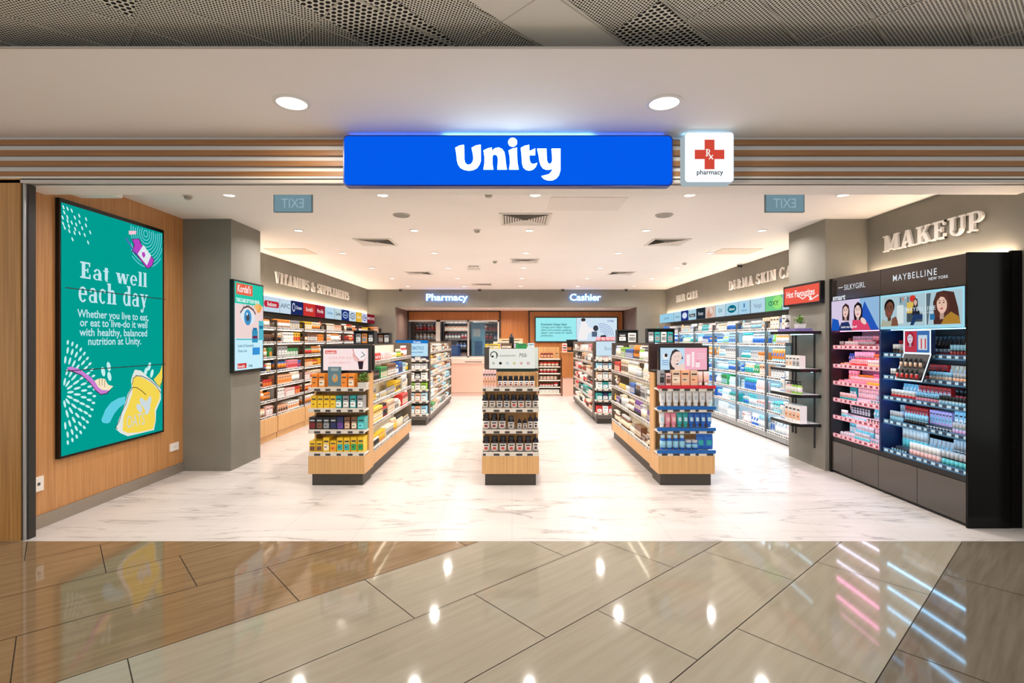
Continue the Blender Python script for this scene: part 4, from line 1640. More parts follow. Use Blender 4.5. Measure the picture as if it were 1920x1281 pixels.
def end_display(xc, levels, label, strips, w=.58, y0=YE, yb=YBK, plinth=.118, wood_=True, top=None, base_top=None):
    root = thing('end_display', (xc, (y0 + yb) / 2, 0), label, 'display stand')
    h = w / 2
    z0 = levels[0]
    mb = MB()
    mb.box(xc - h + .03, y0 + .03, 0, xc + h - .03, yb, plinth, P((62, 56, 48), .5))
    mb.build('plinth', root)
    mb = MB()
    mb.box(xc - h, y0, plinth + .004, xc + h, yb, z0 - .03, OAK_LIGHT if wood_ else P((90, 84, 78), .5))
    mb.build('base', root)
    mb = MB()
    mb.box(xc - h + .02, yb - .02, z0, xc + h - .02, yb, top or 1.15, OAK_LIGHT if wood_ else P((120, 114, 108), .5))
    mb.build('back_panel', root)
    for sx in (-1, 1):
        mb = MB()
        mb.box(xc + sx * h, y0 + .17, z0 - .03, xc + sx * (h - .018), yb, top or 1.15, OAK_LIGHT if wood_ else P((60, 56, 52), .5))
        mb.build('side_cheek', root)
    for k, z in enumerate(levels):
        mb = MB()
        mb.box(xc - h + .004, y0 + .015, z - .022, xc + h - .004, yb - .02, z - .003, OFFWHITE)
        sh = mb.build('shelf', root)
        mb = MB()
        base_c = strips[k] if strips[k] else (206, 196, 182)
        mb.box(xc - h, y0, z - .03, xc + h, y0 + .012, z + .012 if not strips[k] else z - .004, P((214, 206, 194), .4))
        mb.box(xc - h + .01, y0 - .0015, z - .026, xc + h - .01, y0, z - .004, TAGS_W)
        if strips[k]:
            mb.box(xc - h - .01, y0 - .004, z - .002, xc + h + .01, y0 + .012, z + .03, P(strips[k], .35))
        mb.build('price_strip', sh)
    return root


def header_screen(name, xc, z0, z1, w, y, label, draw, bez=.02, em=1.0, backw=None):
    root = thing(name, (xc, y, z0), label, 'screen')
    mb = MB()
    mb.box(xc - w / 2 - bez, y, z0 - bez, xc + w / 2 + bez, y + .035, z1 + bez, BLACK)
    mb.build('bezel', root)
    mb = MB()
    cv = Canvas(mb, (xc - w / 2, y - .0008, z0), (1, 0, 0), (0, 0, 1), (0, -1, 0), .0006)
    draw(cv, w, z1 - z0)
    mb.build('screen', root)
    return root


LEV_E = (.335, .565, .785, 1.0)
end_display(-1.80, LEV_E, 'oak end display of yellow and orange cartons facing the mall', (None,) * 4)
end_display(-.0155, LEV_E, 'oak end display of dark bottles in the central aisle', (None,) * 4, .585)
end_display(1.79, LEV_E, 'oak end display of white and blue bottles with red and blue shelf edges', ((0, 92, 170), (0, 92, 170), (0, 92, 170), (200, 22, 44)))


def put(kind, x, y, z, w, d, h, a, b, c, name, label, group, rz=0):
    return place(name, product_mesh(kind, w, d, h, a, b, c), (x, y, z + .0012), rz, label, CATS[kind], group)


# --- left end display: every pack by itself
yf = YE + .02
x = -2.07
for i in range(4):
    put('carton', x + i * .066 + .03, yf, LEV_E[2], .058, .12, .135, 'yellow', 'yellow', 'white', 'supplement_carton', 'yellow carton on second shelf of the left end display', 'yellow cartons, second shelf of left end display')
for i in range(4):
    put('carton', x + .285 + i * .074, yf, LEV_E[2], .060, .12, .135, 'teal' if i % 2 == 0 else 'grey', 'white', 'white', 'supplement_carton', 'teal and white carton beside the yellow ones' if i % 2 == 0 else 'grey and white carton beside the yellow ones', 'teal and white cartons' if i % 2 == 0 else 'grey and white cartons')
for i, (a, b, wd) in enumerate((('black', 'dark red', .07), ('black', 'brown', .07), ('black', 'grey', .07), ('black', 'navy', .07), ('navy', 'purple', .07), ('brown', 'beige', .062), ('brown', 'cream', .062), ('teal', 'aqua', .075))):
    lab = {0: 'black carton with dark red panel, end of the third shelf', 1: 'black carton with brown panel, third shelf of left end display', 2: 'black carton with grey panel, third shelf of left end display', 3: 'black carton with navy panel, third shelf of left end display',
           4: 'navy carton with purple panel between black and brown cartons', 5: 'brown carton with beige panel beside the navy one', 6: 'brown carton with cream panel beside the teal one', 7: 'bright teal carton at the aisle end of the third shelf'}[i]
    put('carton', -2.055 + i * .0715, yf - .0, LEV_E[1], wd - .004, .13, .135, a, b, 'white', 'supplement_carton', lab, None)
for i, (a, b, h_) in enumerate((('yellow', 'brown', .12), ('yellow', 'brown', .12), ('yellow', 'cream', .155), ('yellow', 'orange', .125), ('yellow', 'teal', .155), ('yellow', 'teal', .155), ('yellow', 'green', .16), ('yellow', 'green', .16))):
    lab = {'brown': 'short yellow carton with brown panel on the bottom shelf', 'cream': 'tall yellow carton with cream panel on the bottom shelf', 'orange': 'short yellow carton with orange panel on the bottom shelf', 'teal': 'yellow carton with teal panel on the bottom shelf', 'green': 'yellow carton with green panel on the bottom shelf'}[b]
    put('carton', -2.055 + i * .071, yf, LEV_E[0], .062, .14, h_, a, b, 'white', 'supplement_carton', lab, lab)
for i, xx in enumerate((-2.04, -1.967, -1.735, -1.662)):
    lab = 'orange carton by the blue-grey poster card, ' + ('outer pair' if i < 2 else 'pair beside the potted plant')
    put('carton', xx, yf + .02, LEV_E[3], .062, .12, .145, 'orange', 'cream' if i % 2 else 'orange', 'white', 'supplement_carton', lab, lab)
root = thing('poster_card', (-1.835, yf + .02, LEV_E[3]), 'blue-grey printed card standing in a wooden block among orange cartons', 'sign')
mb = MB()
mb.box(-1.90, yf, LEV_E[3], -1.77, yf + .04, LEV_E[3] + .018, OAK_LIGHT)
mb.build('wooden_block', root)
mb = MB()
mb.box(-1.90, yf + .018, LEV_E[3] + .018, -1.765, yf + .023, LEV_E[3] + .22, P((88, 124, 138), .4))
cv = Canvas(mb, (-1.90, yf + .0175, LEV_E[3] + .018), (1, 0, 0), (0, 0, 1), (0, -1, 0), .0005)
cv.ell(.072, .085, .03, .042, P((206, 150, 84), .5))
cv.ell(.066, .10, .014, .02, P((120, 170, 180), .5))
for k in range(3):
    cv.rect(.03, .16 + k * .012, .11, .165 + k * .012, P((190, 206, 206), .5))
mb.build('card', root)


def potted_plant(x, y, z, s, label, potc=(216, 214, 208), seed=3):
    r = random.Random(seed)
    root = thing('potted_plant', (x, y, z), label, 'plant')
    mb = MB()
    h = .055 * s
    a, b = .042 * s, .050 * s
    mb.v += []
    mb.rings([[(x - a, y - a, z), (x + a, y - a, z), (x + a, y + a, z), (x - a, y + a, z)], [(x - b, y - b, z + h), (x + b, y - b, z + h), (x + b, y + b, z + h), (x - b, y + b, z + h)]], P(potc, .5), False)
    mb.build('pot', root)
    mb = MB()
    ms = [P((52, 110, 44), .5), P((96, 150, 50), .5), P((150, 176, 60), .5), P((214, 150, 44), .5)]
    for i in range(130):
        an, el = r.uniform(0, 2 * PI), r.uniform(.15, 1.5)
        rad = r.uniform(.02, .075) * s
        c = Vector((x + rad * math.cos(an) * math.cos(el) * 1.15, y + rad * math.sin(an) * math.cos(el), z + h + .01 * s + rad * math.sin(el) * 1.3))
        d = Vector((math.cos(an), math.sin(an), r.uniform(.2, 1.2))).normalized()
        u = d.cross(Vector((0, 0, 1))).normalized()
        l, w_ = r.uniform(.022, .036) * s, .010 * s
        nn = u.cross(d) * .003
        mb.quad([c - d * l * .5, c + u * w_ + nn, c + d * l * .6, c - u * w_ + nn], r.choice(ms[:3] if i % 9 else ms))
    for i in range(6):
        an = r.uniform(0, 6.28)
        mb.tube([(x, y, z + h * .8), (x + .03 * s * math.cos(an), y + .03 * s * math.sin(an), z + h + .06 * s)], .0015, ms[0], 5)
    mb.build('foliage', root)


potted_plant(-1.546, yf + .055, LEV_E[3] + .001, .97, 'small leafy plant in a pale square pot at the end of the orange cartons')


def draw_pinkad(cv, w, h):
    cv.rect(0, 0, w, h, E((250, 226, 224), 1.0))
    cv.rect(.02, h - .055, .14, h - .02, E((236, 96, 84), .9, False))
    cv.text("Kordel's", .03, h - .05, .03, E((255, 240, 236), 1.0, False), bold=.02)
    cv.text('LOOK FOR THE', .06, h * .52, .034, E((238, 176, 170), 1.0, False), bold=.01)
    cv.text('SUPPLEMENTS', .06, h * .30, .036, E((240, 186, 180), 1.0, False), bold=.01)
    cv.ell(w * .80, h * .62, .075, .06, E((236, 190, 184), 1.0, False), -30)
    cv.poly([(w * .66, h), (w * .72, h * .62), (w * .80, h * .45), (w * .92, h * .5), (w * .97, h * .8), (w * .9, h)], E((248, 236, 238), 1.0, False))
    cv.line([(w * .66, h * .98), (w * .70, h * .7), (w * .80, h * .48)], .008, E((226, 120, 124), .9, False))
    cv.poly([(w * .77, h * .42), (w * .90, h * .42), (w * .88, h * .05), (w * .80, h * .05)], E((60, 44, 52), .8, False))
    cv.line([(w * .86, h * .85), (w * .93, h * .7), (w * .84, h * .6)], .006, E((40, 40, 50), .8, False))


header_screen('display_screen', -1.76, 1.175, 1.405, .475, 5.42, 'lit pink and white advert screen above the yellow and orange cartons', draw_pinkad, .028)
mb = MB()
mb.box(-2.03, 5.46, 1.155, -1.505, 5.56, 1.17, P((70, 66, 62), .5))
mb.box(-2.05, 5.56, 1.152, -1.50, 5.60, 1.44, BLACK_M)
tag(mb.build('screen_bracket', loc=(-1.77, 5.5, 1.14)), 'dark bracket board holding the pink advert screen', 'bracket')


def draw_facead(cv, w, h):
    cv.rect(0, 0, w * .52, h, E((196, 222, 240), 1.0))
    cv.rect(w * .52, 0, w, h, E((244, 178, 194), 1.0), up=False)
    cv.ell(w * .11, h * .62, .025, .032, E((246, 240, 240), 1, False))
    cv.ell(w * .12, h * .66, .016, .02, P((30, 26, 30), .5))
    for k in range(3):
        cv.rect(w * .03, h * (.22 + .09 * k), w * .17, h * (.25 + .09 * k), E((110, 160, 210), .9, False))
    hair = P((28, 22, 28), .5)
    cv.poly([(w * .20, 0), (w * .19, h * .3), (w * .21, h * .6), (w * .25, h * .85), (w * .32, h * .95), (w * .40, h * .86), (w * .46, h * .66), (w * .49, h * .5), (w * .44, h * .48), (w * .36, h * .2), (w * .30, 0)], hair)
    skin = E((246, 218, 206), .95, False)
    cv.ell(w * .345, h * .55, .052, .068, skin, -25)
    cv.poly([(w * .30, 0), (w * .31, h * .25), (w * .40, h * .22), (w * .50, h * .34), (w * .52, 0)], skin)
    cv.ell(w * .27, h * .28, .02, .045, skin, 20)
    cv.line([(w * .30, h * .60), (w * .325, h * .58)], .004, hair)
    cv.line([(w * .37, h * .64), (w * .395, h * .61)], .004, hair)
    cv.line([(w * .345, h * .42), (w * .375, h * .43)], .006, E((206, 90, 100), .9, False))
    cr = E((252, 232, 232), 1.0, False)
    cv.poly([(w * .56, h * .18), (w * .63, h * .18), (w * .64, h * .70), (w * .55, h * .70)], cr)
    cv.poly([(w * .67, h * .12), (w * .72, h * .12), (w * .725, h * .82), (w * .665, h * .82)], cr)
    cv.rect(w * .75, h * .12, w * .84, h * .36, cr)
    cv.ell(w * .795, h * .38, .022, .01, E((236, 150, 170), 1, False))
    for k in range(3):
        cv.rect(w * .78, h * (.52 + .10 * k), w * .95, h * (.54 + .10 * k), cr)


header_screen('display_screen', 1.79, 1.185, 1.415, .485, 5.34, 'lit blue and pink screen with a dark haired face above the toiletries', draw_facead, .022)
mb = MB()
mb.box(1.50, 5.38, 1.165, 2.04, 5.56, 1.18, P((70, 66, 62), .5))
mb.box(1.49, 5.56, 1.152, 2.06, 5.60, 1.46, P((56, 34, 32), .5))
tag(mb.build('screen_bracket', loc=(1.77, 5.5, 1.14)), 'dark bracket board holding the blue and pink advert screen', 'bracket')

# --- centre end display: bottles with caps and labels
root0 = None


def bottle_thing(x, y, z, w, h, label, group, name='supplement_bottle', body=(16, 18, 34), cap=(18, 20, 30), lab=(232, 222, 214), mark=(150, 60, 60), drop=False):
    """bottle > cap, paper label; repeats are copied with their parts"""
    key = (w, h, body, cap, lab, mark, drop)
    if key not in BT:
        r = w / 2
        mb = MB()
        mb.lathe([(r * .93, 0), (r, h * .03), (r, h * .66), (r * .94, h * .73), (r * .66, h * .79), (r * .62, h * .84)], P(body, .15), 0, 0, 0, 18)
        me_b = mb.mesh('bottle')
        mb = MB()
        if drop:
            mb.lathe([(r * .52, h * .80), (r * .52, h * .87), (r * .22, h * .88), (r * .26, h * .97), (r * .1, h)], P(cap, .35), 0, 0, 0, 14)
        else:
            mb.lathe([(r * .80, h * .79), (r * .84, h * .80), (r * .84, h * .98), (r * .76, h)], P(cap, .35), 0, 0, 0, 18)
        me_c = mb.mesh('cap')
        mb = MB()
        mb.lathe([(r * 1.012, h * .10), (r * 1.012, h * .58)], P(lab, .5), 0, 0, 0, 18)
        n = 10
        for (z0, z1, a0, a1, c) in ((h * .20, h * .36, -115, -65, mark), (h * .42, h * .50, -125, -55, (30, 28, 40))):
            pr = [[(r * 1.02 * math.cos(math.radians(a0 + (a1 - a0) * i / n)), r * 1.02 * math.sin(math.radians(a0 + (a1 - a0) * i / n)), zz) for i in range(n + 1)] for zz in (z0, z1)]
            for i in range(n):
                mb.quad([pr[0][i], pr[0][i + 1], pr[1][i + 1], pr[1][i]], P(c, .5))
        me_l = mb.mesh('paper_label')
        BT[key] = (me_b, me_c, me_l)
    me_b, me_c, me_l = BT[key]
    root = thing(name, (x, y, z), label, 'bottle', group)
    for nm, me in (('glass_body', me_b), ('cap', me_c), ('paper_label', me_l)):
        o = bpy.data.objects.new(nm, me)
        COL.objects.link(o)
        o.parent = root
    return root


BT = {}
yc = YE + .06
for i in range(7):
    lab = 'dark bottle with white cap rim on top row of the centre display'
    bottle_thing(-.125 + i * .0555, yc, LEV_E[3], .05, .125, 'dark capped small bottle, upper row of the centre end display', 'small dark bottles, upper row of centre display')
for i in range(8):
    m_ = [(120, 110, 90), (120, 110, 90), (60, 80, 100), (60, 80, 100), (190, 50, 60), (200, 80, 60), (90, 60, 60), (60, 60, 60)][i]
    mk = ['brown', 'brown', 'blue', 'blue', 'red', 'orange', 'maroon', 'grey'][i]
    bottle_thing(-.278 + i * .0745, yc, LEV_E[2], .064, .145, 'dark bottle with white label and %s mark, second row of centre display' % mk, 'second row bottles with %s mark' % mk, mark=m_)
for i in range(3):
    bottle_thing(-.268 + i * .083, yc, LEV_E[1], .074, .165, 'large dark bottle with dark red mark, third row of centre display', 'large bottles, third row of centre display', mark=(130, 40, 60), body=(24, 14, 18))
bottle_thing(-.01, yc, LEV_E[1], .066, .145, 'dark bottle with plain grey mark standing apart on the third row', None, mark=(90, 90, 90), cap=(60, 60, 60))
for i in range(4):
    lab = 'small dropper bottle on third row of the centre display' if i < 2 else 'tall dropper bottle on third row of the centre display'
    bottle_thing(.078 + i * .056, yc, LEV_E[1], .042 if i < 2 else .05, .12 if i < 2 else .155, lab, lab, 'dropper_bottle', mark=(60, 50, 60), drop=True)
for i in range(6):
    bottle_thing(-.268 + i * .087, yc, LEV_E[0], .074, .165, 'large dark bottle with red printed label, bottom row of centre display', 'large bottles, bottom row of centre display', mark=(190, 60, 50), body=(24, 14, 18))
bottle_thing(.245, yc, LEV_E[0], .062, .175, 'dropper bottle at the end of the bottom row of the centre display', None, 'dropper_bottle', mark=(70, 60, 70), drop=True)
for i in range(5):
    put('carton', -.288 + i * .028, yf, LEV_E[3], .025, .12, .185, 'pale pink', 'peach', 'white', 'slim_carton', 'slim peach carton in a row of five beside the small dark bottles', 'slim peach cartons on the centre display')

root = thing('header_board', (-.015, 5.31, 1.2), 'white brand header board with a line-drawn head over the centre end display', 'sign')
mb = MB()
mb.box(-.235, 5.36, 1.17, .27, 5.42, 1.20, P((16, 50, 36), .4))
mb.build('green_shelf', root)
mb = MB()
mb.box(-.29, 5.36, 1.195, -.235, 5.40, 1.42, P((70, 62, 56), .5))
mb.box(.215, 5.36, 1.195, .275, 5.40, 1.42, P((206, 216, 206), .5))
mb.build('side_board', root)
mb = MB()
z0, hh, ww = 1.20, .205, .475
mb.box(-.237, 5.315, z0, .238, 5.335, z0 + hh, E((244, 244, 234), .9))  # board face is self-lit, its brightness put into emission
cv = Canvas(mb, (-.237, 5.3145, z0), (1, 0, 0), (0, 0, 1), (0, -1, 0), .0005)
K = P((20, 20, 24), .5)
cv.line([(.05 + .035 * math.cos(math.radians(a)), .14 + .035 * math.sin(math.radians(a))) for a in range(200, -60, -20)], .009, K)
cv.ell(.035, .125, .014, .011, K, 30)
cv.line([(.075, .155), (.082, .12), (.07, .105)], .006, K)
cv.text('LEGENDAIRY', .098, .125, .024, K, bold=.012, spacing=1.35)
cv.text('Milk', .305, .118, .062, K, bold=-.004, shear=.3, xs=.8)
for i, c in enumerate(((214, 206, 196), (30, 34, 40), (150, 190, 220), (226, 220, 150), (236, 190, 180), (190, 110, 120))):
    cv.ell(.045 + i * .072, .055, .015, .014, E(c, .8, False))
    if i in (2, 5):
        cv.ell(.045 + i * .072, .055, .009, .008, E((244, 244, 234), .9, False))
mb.build('printed_board', root)
# goods stacked on the very top behind the header board
put('carton', -.21, 5.50, 1.40, .16, .12, .05, 'yellow', 'cream', 'brown', 'flat_carton', 'flat yellow carton on top of the centre gondola', None)
put('carton', -.06, 5.52, 1.40, .12, .12, .055, 'brown', 'cream', 'brown', 'flat_carton', 'flat brown carton on top of the centre gondola', None)
put('carton', .10, 5.50, 1.40, .12, .12, .058, 'green', 'green', 'white', 'flat_carton', 'dark green carton on top of the centre gondola', None)
put('carton', .205, 5.5, 1.40, .07, .1, .06, 'clear blue', 'white', 'white', 'flat_carton', 'pale blue carton on top of the centre gondola', None)
put('carton', -.05, 6.3, 1.40, .36, .2, .075, 'cream', 'lilac', 'white', 'flat_carton', 'wide lilac and cream tray farther back on the centre gondola', None)
put('carton', -.02, 7.1, 1.40, .34, .2, .115, 'peach', 'white', 'white', 'flat_carton', 'wide peach tray farthest back on the centre gondola', None)
mb = MB()
mb.lathe([(.027, 0), (.028, .005), (.028, .125), (.016, .14), (.013, .15), (.013, .165)], P((12, 12, 14), .3), -.005, 5.72, 1.40, 16)
tag(mb.build('black_canister', loc=(-.005, 5.72, 1.40)), 'tall black canister on top of the centre gondola', 'canister')

# --- right end display
for i in range(8):
    put('tube', 1.555 + i * .069, yf, LEV_E[2] + .03, .062, .1, .155, 'white', 'white', 'silver', 'cleanser_tube', 'white squeeze tube on the second shelf of the right end display', 'white tubes, second shelf of right end display')
for i, (a, n_) in enumerate((('white', 'white'), ('pink', 'pink'), ('pink', 'pink'), ('teal', 'green'), ('teal', 'green'), ('blue', 'blue'), ('blue', 'blue'), ('blue', 'blue'), ('blue', 'blue'))):
    put('tube', 1.55 + i * .0605, yf, LEV_E[1] + .03, .056, .1, .15, a, 'white' if a == 'white' else a, 'pale pink' if a == 'pink' else 'clear blue', 'cleanser_tube', '%s squeeze tube on the third shelf of the right end display' % n_, '%s tubes, third shelf of right end display' % n_)
for i in range(4):
    put('bottle', 1.56 + i * .066, yf, LEV_E[0] + .03, .06, .1, .15, 'blue', 'clear blue', 'light blue', 'lotion_bottle', 'blue bottle with pale cap on bottom shelf of the right end display', 'blue bottles, bottom shelf of right end display')
for i in range(2):
    put('tub', 1.825 + i * .066, yf, LEV_E[0] + .03, .062, .1, .10, 'blue', 'silver', 'light blue', 'cream_jar', 'blue jar with silver lid on bottom shelf of the right end display', 'blue jars, bottom shelf of right end display')
for i in range(2):
    put('pouch', 1.945 + i * .085, yf, LEV_E[0] + .03, .085, .1, .16, 'blue', 'blue', 'teal', 'refill_pouch', 'bright blue refill pouch on bottom shelf of the right end display', 'blue pouches, bottom shelf of right end display')
for xx, w_, h_, a, b, lb in ((1.545, .05, .15, 'grey', 'black', 'dark grey bottle carton at the aisle end above the red shelf edge'), (1.61, .05, .12, 'pale pink', 'brown', 'small pink and brown carton above the red shelf edge'), (1.69, .085, .155, 'beige', 'cream', 'beige carton above the red shelf edge'), (1.785, .085, .155, 'peach', 'beige', 'peach carton above the red shelf edge'),
                             (1.875, .075, .15, 'beige', 'peach', 'second beige carton next to the white tubes')):
    put('carton', xx, yf, LEV_E[3] + .03, w_, .1, h_, a, b, 'white', 'skincare_carton', lb, None)
for i in range(2):
    put('tube', 1.945 + i * .065, yf, LEV_E[3] + .03, .056, .1, .14, 'pale pink', 'white', 'beige', 'cleanser_tube', 'pale pink tube above the red shelf edge', 'pale pink tubes above the red shelf edge')

# --- rear end displays
LEV_R2 = (.19, .42, .62, .80, .98, 1.14)
end_display(-1.755, LEV_R2, 'narrow rear left end display of pastel packs under a blue header', (None,) * 6, .56, 8.93, 9.24, .09, False, 1.3)
cols6 = [('light blue', 'peach'), ('clear blue', 'peach'), ('lime green', 'white'), ('white', 'black'), ('silver', 'white'), ('navy', 'white')]
for k, (a, b) in enumerate(cols6):
    for i in range(5):
        cc = a if i % 3 else b
        lb = '%s carton, %s shelf of the rear left end display' % (cc, rowname(k, 6))
        put('carton', -1.963 + i * .104, 8.96, LEV_R2[k], .095, .14, (.14, .14, .12, .12, .10, .055)[k], cc, 'white', 'white', 'pastel_carton', lb, lb)


def draw_prob(cv, w, h):
    cv.rect(0, 0, w, h, E((190, 226, 244), 1.0))
    cv.rect(0, h * .8, w, h, E((30, 120, 200), 1.0))
    cv.text('Ocean', w * .66, h * .83, .05, E((240, 248, 255), 1, False), 'CENTER', .02)
    cv.text('PROBIOTICS', w * .62, h * .42, .075, E((50, 120, 180), .9, False), 'CENTER', .01, xs=.68)
    cv.text('& Immune Health', w * .62, h * .2, .045, E((50, 120, 180), .9, False), 'CENTER', .01, xs=.8)


header_screen('header_lightbox', -1.755, 1.21, 1.49, .56, 8.98, 'pale blue lit header reading probiotics over the rear left end display', draw_prob, .005)
end_display(1.77, LEV_R2, 'narrow rear right end display of stacked small packs', (None,) * 6, .56, 9.10, 9.42, .09, False, 1.3)
cols6 = [('white', 'red'), ('navy', 'teal'), ('teal', 'white'), ('silver', 'beige'), ('grey', 'light blue'), ('pale pink', 'white')]
for k, (a, b) in enumerate(cols6):
    for i in range(5):
        cc = a if i % 2 else b
        lb = '%s carton, %s shelf of the rear right end display' % (cc, rowname(k, 6))
        put('carton', 1.562 + i * .104, 9.13, LEV_R2[k], .095, .14, (.12, .12, .12, .12, .10, .055)[k], cc, 'white', 'white', 'pastel_carton', lb, lb)


def draw_plain(cv, w, h):
    cv.rect(0, 0, w, h, E((206, 228, 242), 1.0))
    cv.text('Beauty', w * .5, h * .4, .09, E((150, 180, 205), .9, False), 'CENTER', .0)


header_screen('header_lightbox', 1.77, 1.21, 1.47, .54, 9.14, 'pale blue lit header over the rear right end display', draw_plain, .008)
for i in range(4):
    put('pouch', 1.62 + i * .09, 9.6, 1.46, .085, .1, .09, 'pink', 'red', 'pale pink', 'refill_pouch', 'pink pack lying on top of the rear right gondola', 'pink packs on top of rear right gondola')


# dark brochure boxes standing on the front gondolas' tops
def dark_box(x0, x1, y, z0, z1, label, accents, d=.12):
    root = thing('display_case', ((x0 + x1) / 2, y, z0), label, 'display case')
    mb = MB()
    t = .012
    mb.box(x0, y, z0, x1, y + d, z0 + t, BLACK_M)
    mb.box(x0, y, z1 - t, x1, y + d, z1, BLACK_M)
    mb.box(x0, y, z0 + t, x0 + t, y + d, z1 - t, BLACK_M)
    mb.box(x1 - t, y, z0 + t, x1, y + d, z1 - t, BLACK_M)
    mb.box(x0 + t, y + d - t, z0 + t, x1 - t, y + d, z1 - t, BLACK_M)
    mb.build('case', root)
    n = len(accents)
    wd = (x1 - x0 - 2 * t) / n
    for i, a in enumerate(accents):
        put('carton', x0 + t + wd * (i + .5), y + .02, z0 + t, wd * .8, d - .05, (z1 - z0) * .7, a, 'white' if a in ('black', 'grey') else 'grey', 'white', 'small_carton', '%s small carton in the %s' % (a, label.split(' on ')[0].replace('black ', '')), label + a)


dark_box(-1.74, -1.51, 5.62, 1.45, 1.60, 'black open display case with blue lid strip on the front left gondola', ['grey', 'orange', 'black'])
dark_box(-1.74, -1.50, 6.3, 1.45, 1.585, 'black low open case farther back on the front left gondola', ['grey', 'brown', 'grey'])
dark_box(1.93, 2.32, 7.3, 1.45, 1.66, 'black wide open case on the back of the front right gondola', ['grey', 'teal', 'white', 'teal'])
dark_box(1.55, 1.86, 7.55, 1.45, 1.645, 'black case with a white sign letter on the front right gondola', ['black', 'white'])

# ================================================================== BACK: DISPENSARY, COUNTERS, SCREEN
COUNTER = P((230, 184, 164), .4)
YC = 13.6
root = thing('service_counter', (-1.6, YC, 0), 'pale pink pharmacy counter with a slotted top band before the dispensary windows', 'counter')
mb = MB()
mb.box(-2.9, YC, .10, -.30, YC + .55, .86, COUNTER)
mb.box(-2.9, YC + .02, 0, -.30, YC + .5, .10, P((214, 184, 168), .5))
mb.build('front_panel', root)
mb = MB()
mb.box(-2.92, YC - .015, .865, -.28, YC + .6, 1.0, P((234, 200, 184), .35))
mb.build('top', root)
mb = MB()
mb.box(-1.25, YC - .02, .90, -.8, YC - .014, .925, P((120, 104, 98), .4))
mb.build('handle', root)
# small shelf unit by the cashier
root = thing('cashier_shelf', (1.0, YC, 0), 'small oak impulse shelf of packs under the wooden tray by the cashier', 'shelving unit')
mb = MB()
mb.box(.70, YC + .02, 0, 1.30, YC + .30, .06, P((214, 184, 168), .5))
mb.box(.70, YC + .27, .06, 1.30, YC + .30, 1.0, OAK_LIGHT)
for xx in (.70, 1.285):
    mb.box(xx, YC, .06, xx + .015, YC + .3, 1.0, P((90, 62, 44), .5))
mb.build('carcass', root)
for k, z in enumerate((.07, .24, .42, .60, .78, .985)):
    mb = MB()
    mb.box(.715, YC, z - .015, 1.285, YC + .27, z, P((90, 52, 36), .5))
    mb.box(.715, YC - .006, z - .02, 1.285, YC, z + .012, P((240, 226, 214), .4))
    mb.build('shelf', root)
    if k < 5:
        lab0 = ['bottom', 'fourth', 'third', 'second', 'top'][k]
        th = theme(['carton', 'tub'], [['navy', 'orange', 'green', 'white'], ['peach', 'cream', 'red'], ['red', 'white', 'peach'], ['cream', 'peach', 'grey'], ['pale pink', 'beige', 'peach']][k], ('white', 'cream', 'red'), 16, rw)
        fill((.72, YC + .012, z), (1, 0, 0), .56, (0, 1, 0), 0, th, '%s shelf of the small cashier unit' % lab0, 'impulse', rw, .125, (.07, .10))
root = thing('wooden_tray', (1.02, YC + .05, 1.0), 'open wooden tray of dark red packs on the small cashier shelf', 'tray')
mb = MB()
mb.box(.72, YC + .02, 1.0, 1.28, YC + .3, 1.02, OAK_LIGHT)
mb.box(.72, YC + .28, 1.02, 1.28, YC + .3, 1.30, OAK_LIGHT)
mb.build('tray_board', root)
for i in range(4):
    put('carton', .80 + i * .085, YC + .05, 1.02, .075, .1, .12, 'dark red', 'peach', 'white', 'small_carton', 'dark red carton on the wooden cashier tray', 'dark red cartons on the cashier tray')
put('carton', 1.20, YC + .05, 1.06, .05, .06, .08, 'brown', 'cream', 'white', 'small_carton', 'single brown square box on the wooden cashier tray', None)
root = thing('cashier_counter', (2.2, YC - .1, 0), 'cashier counter with oak upper front and pale pink base', 'counter')
mb = MB()
mb.box(1.32, YC - .1, .50, 3.1, YC + .5, 1.15, OAK_BACK)
mb.build('oak_front', root)
mb = MB()
mb.box(1.34, YC - .07, 0, 3.1, YC + .5, .50, COUNTER)
mb.build('base', root)
mb = MB()
mb.box(1.31, YC - .12, 1.15, 3.12, YC + .52, 1.17, P((200, 150, 100), .4))
mb.build('top', root)
root = thing('cash_register', (1.58, YC + .1, 1.17), 'black cash register on the cashier counter', 'cash register')
mb = MB()
mb.box(1.50, YC + .05, 1.17, 1.78, YC + .35, 1.22, BLACK_M)
mb.build('drawer', root)
mb = MB()
mb.box(1.60, YC + .16, 1.22, 1.64, YC + .2, 1.34, BLACK_M)
mb.box(1.46, YC + .12, 1.30, 1.76, YC + .16, 1.50, BLACK)
mb.build('monitor', root)
root = thing('leaflet_rack', (1.40, YC, 1.17), 'small white and red leaflet rack beside the cash register', 'leaflet rack')
mb = MB()
mb.box(1.34, YC, 1.17, 1.46, YC + .08, 1.40, P((236, 220, 214), .5))
mb.build('rack', root)
mb = MB()
for k in range(3):
    mb.box(1.352, YC - .004, 1.20 + .065 * k, 1.448, YC, 1.235 + .065 * k, P((206, 60, 60) if k % 2 == 0 else (60, 50, 50), .5))
mb.build('leaflet_print', root)

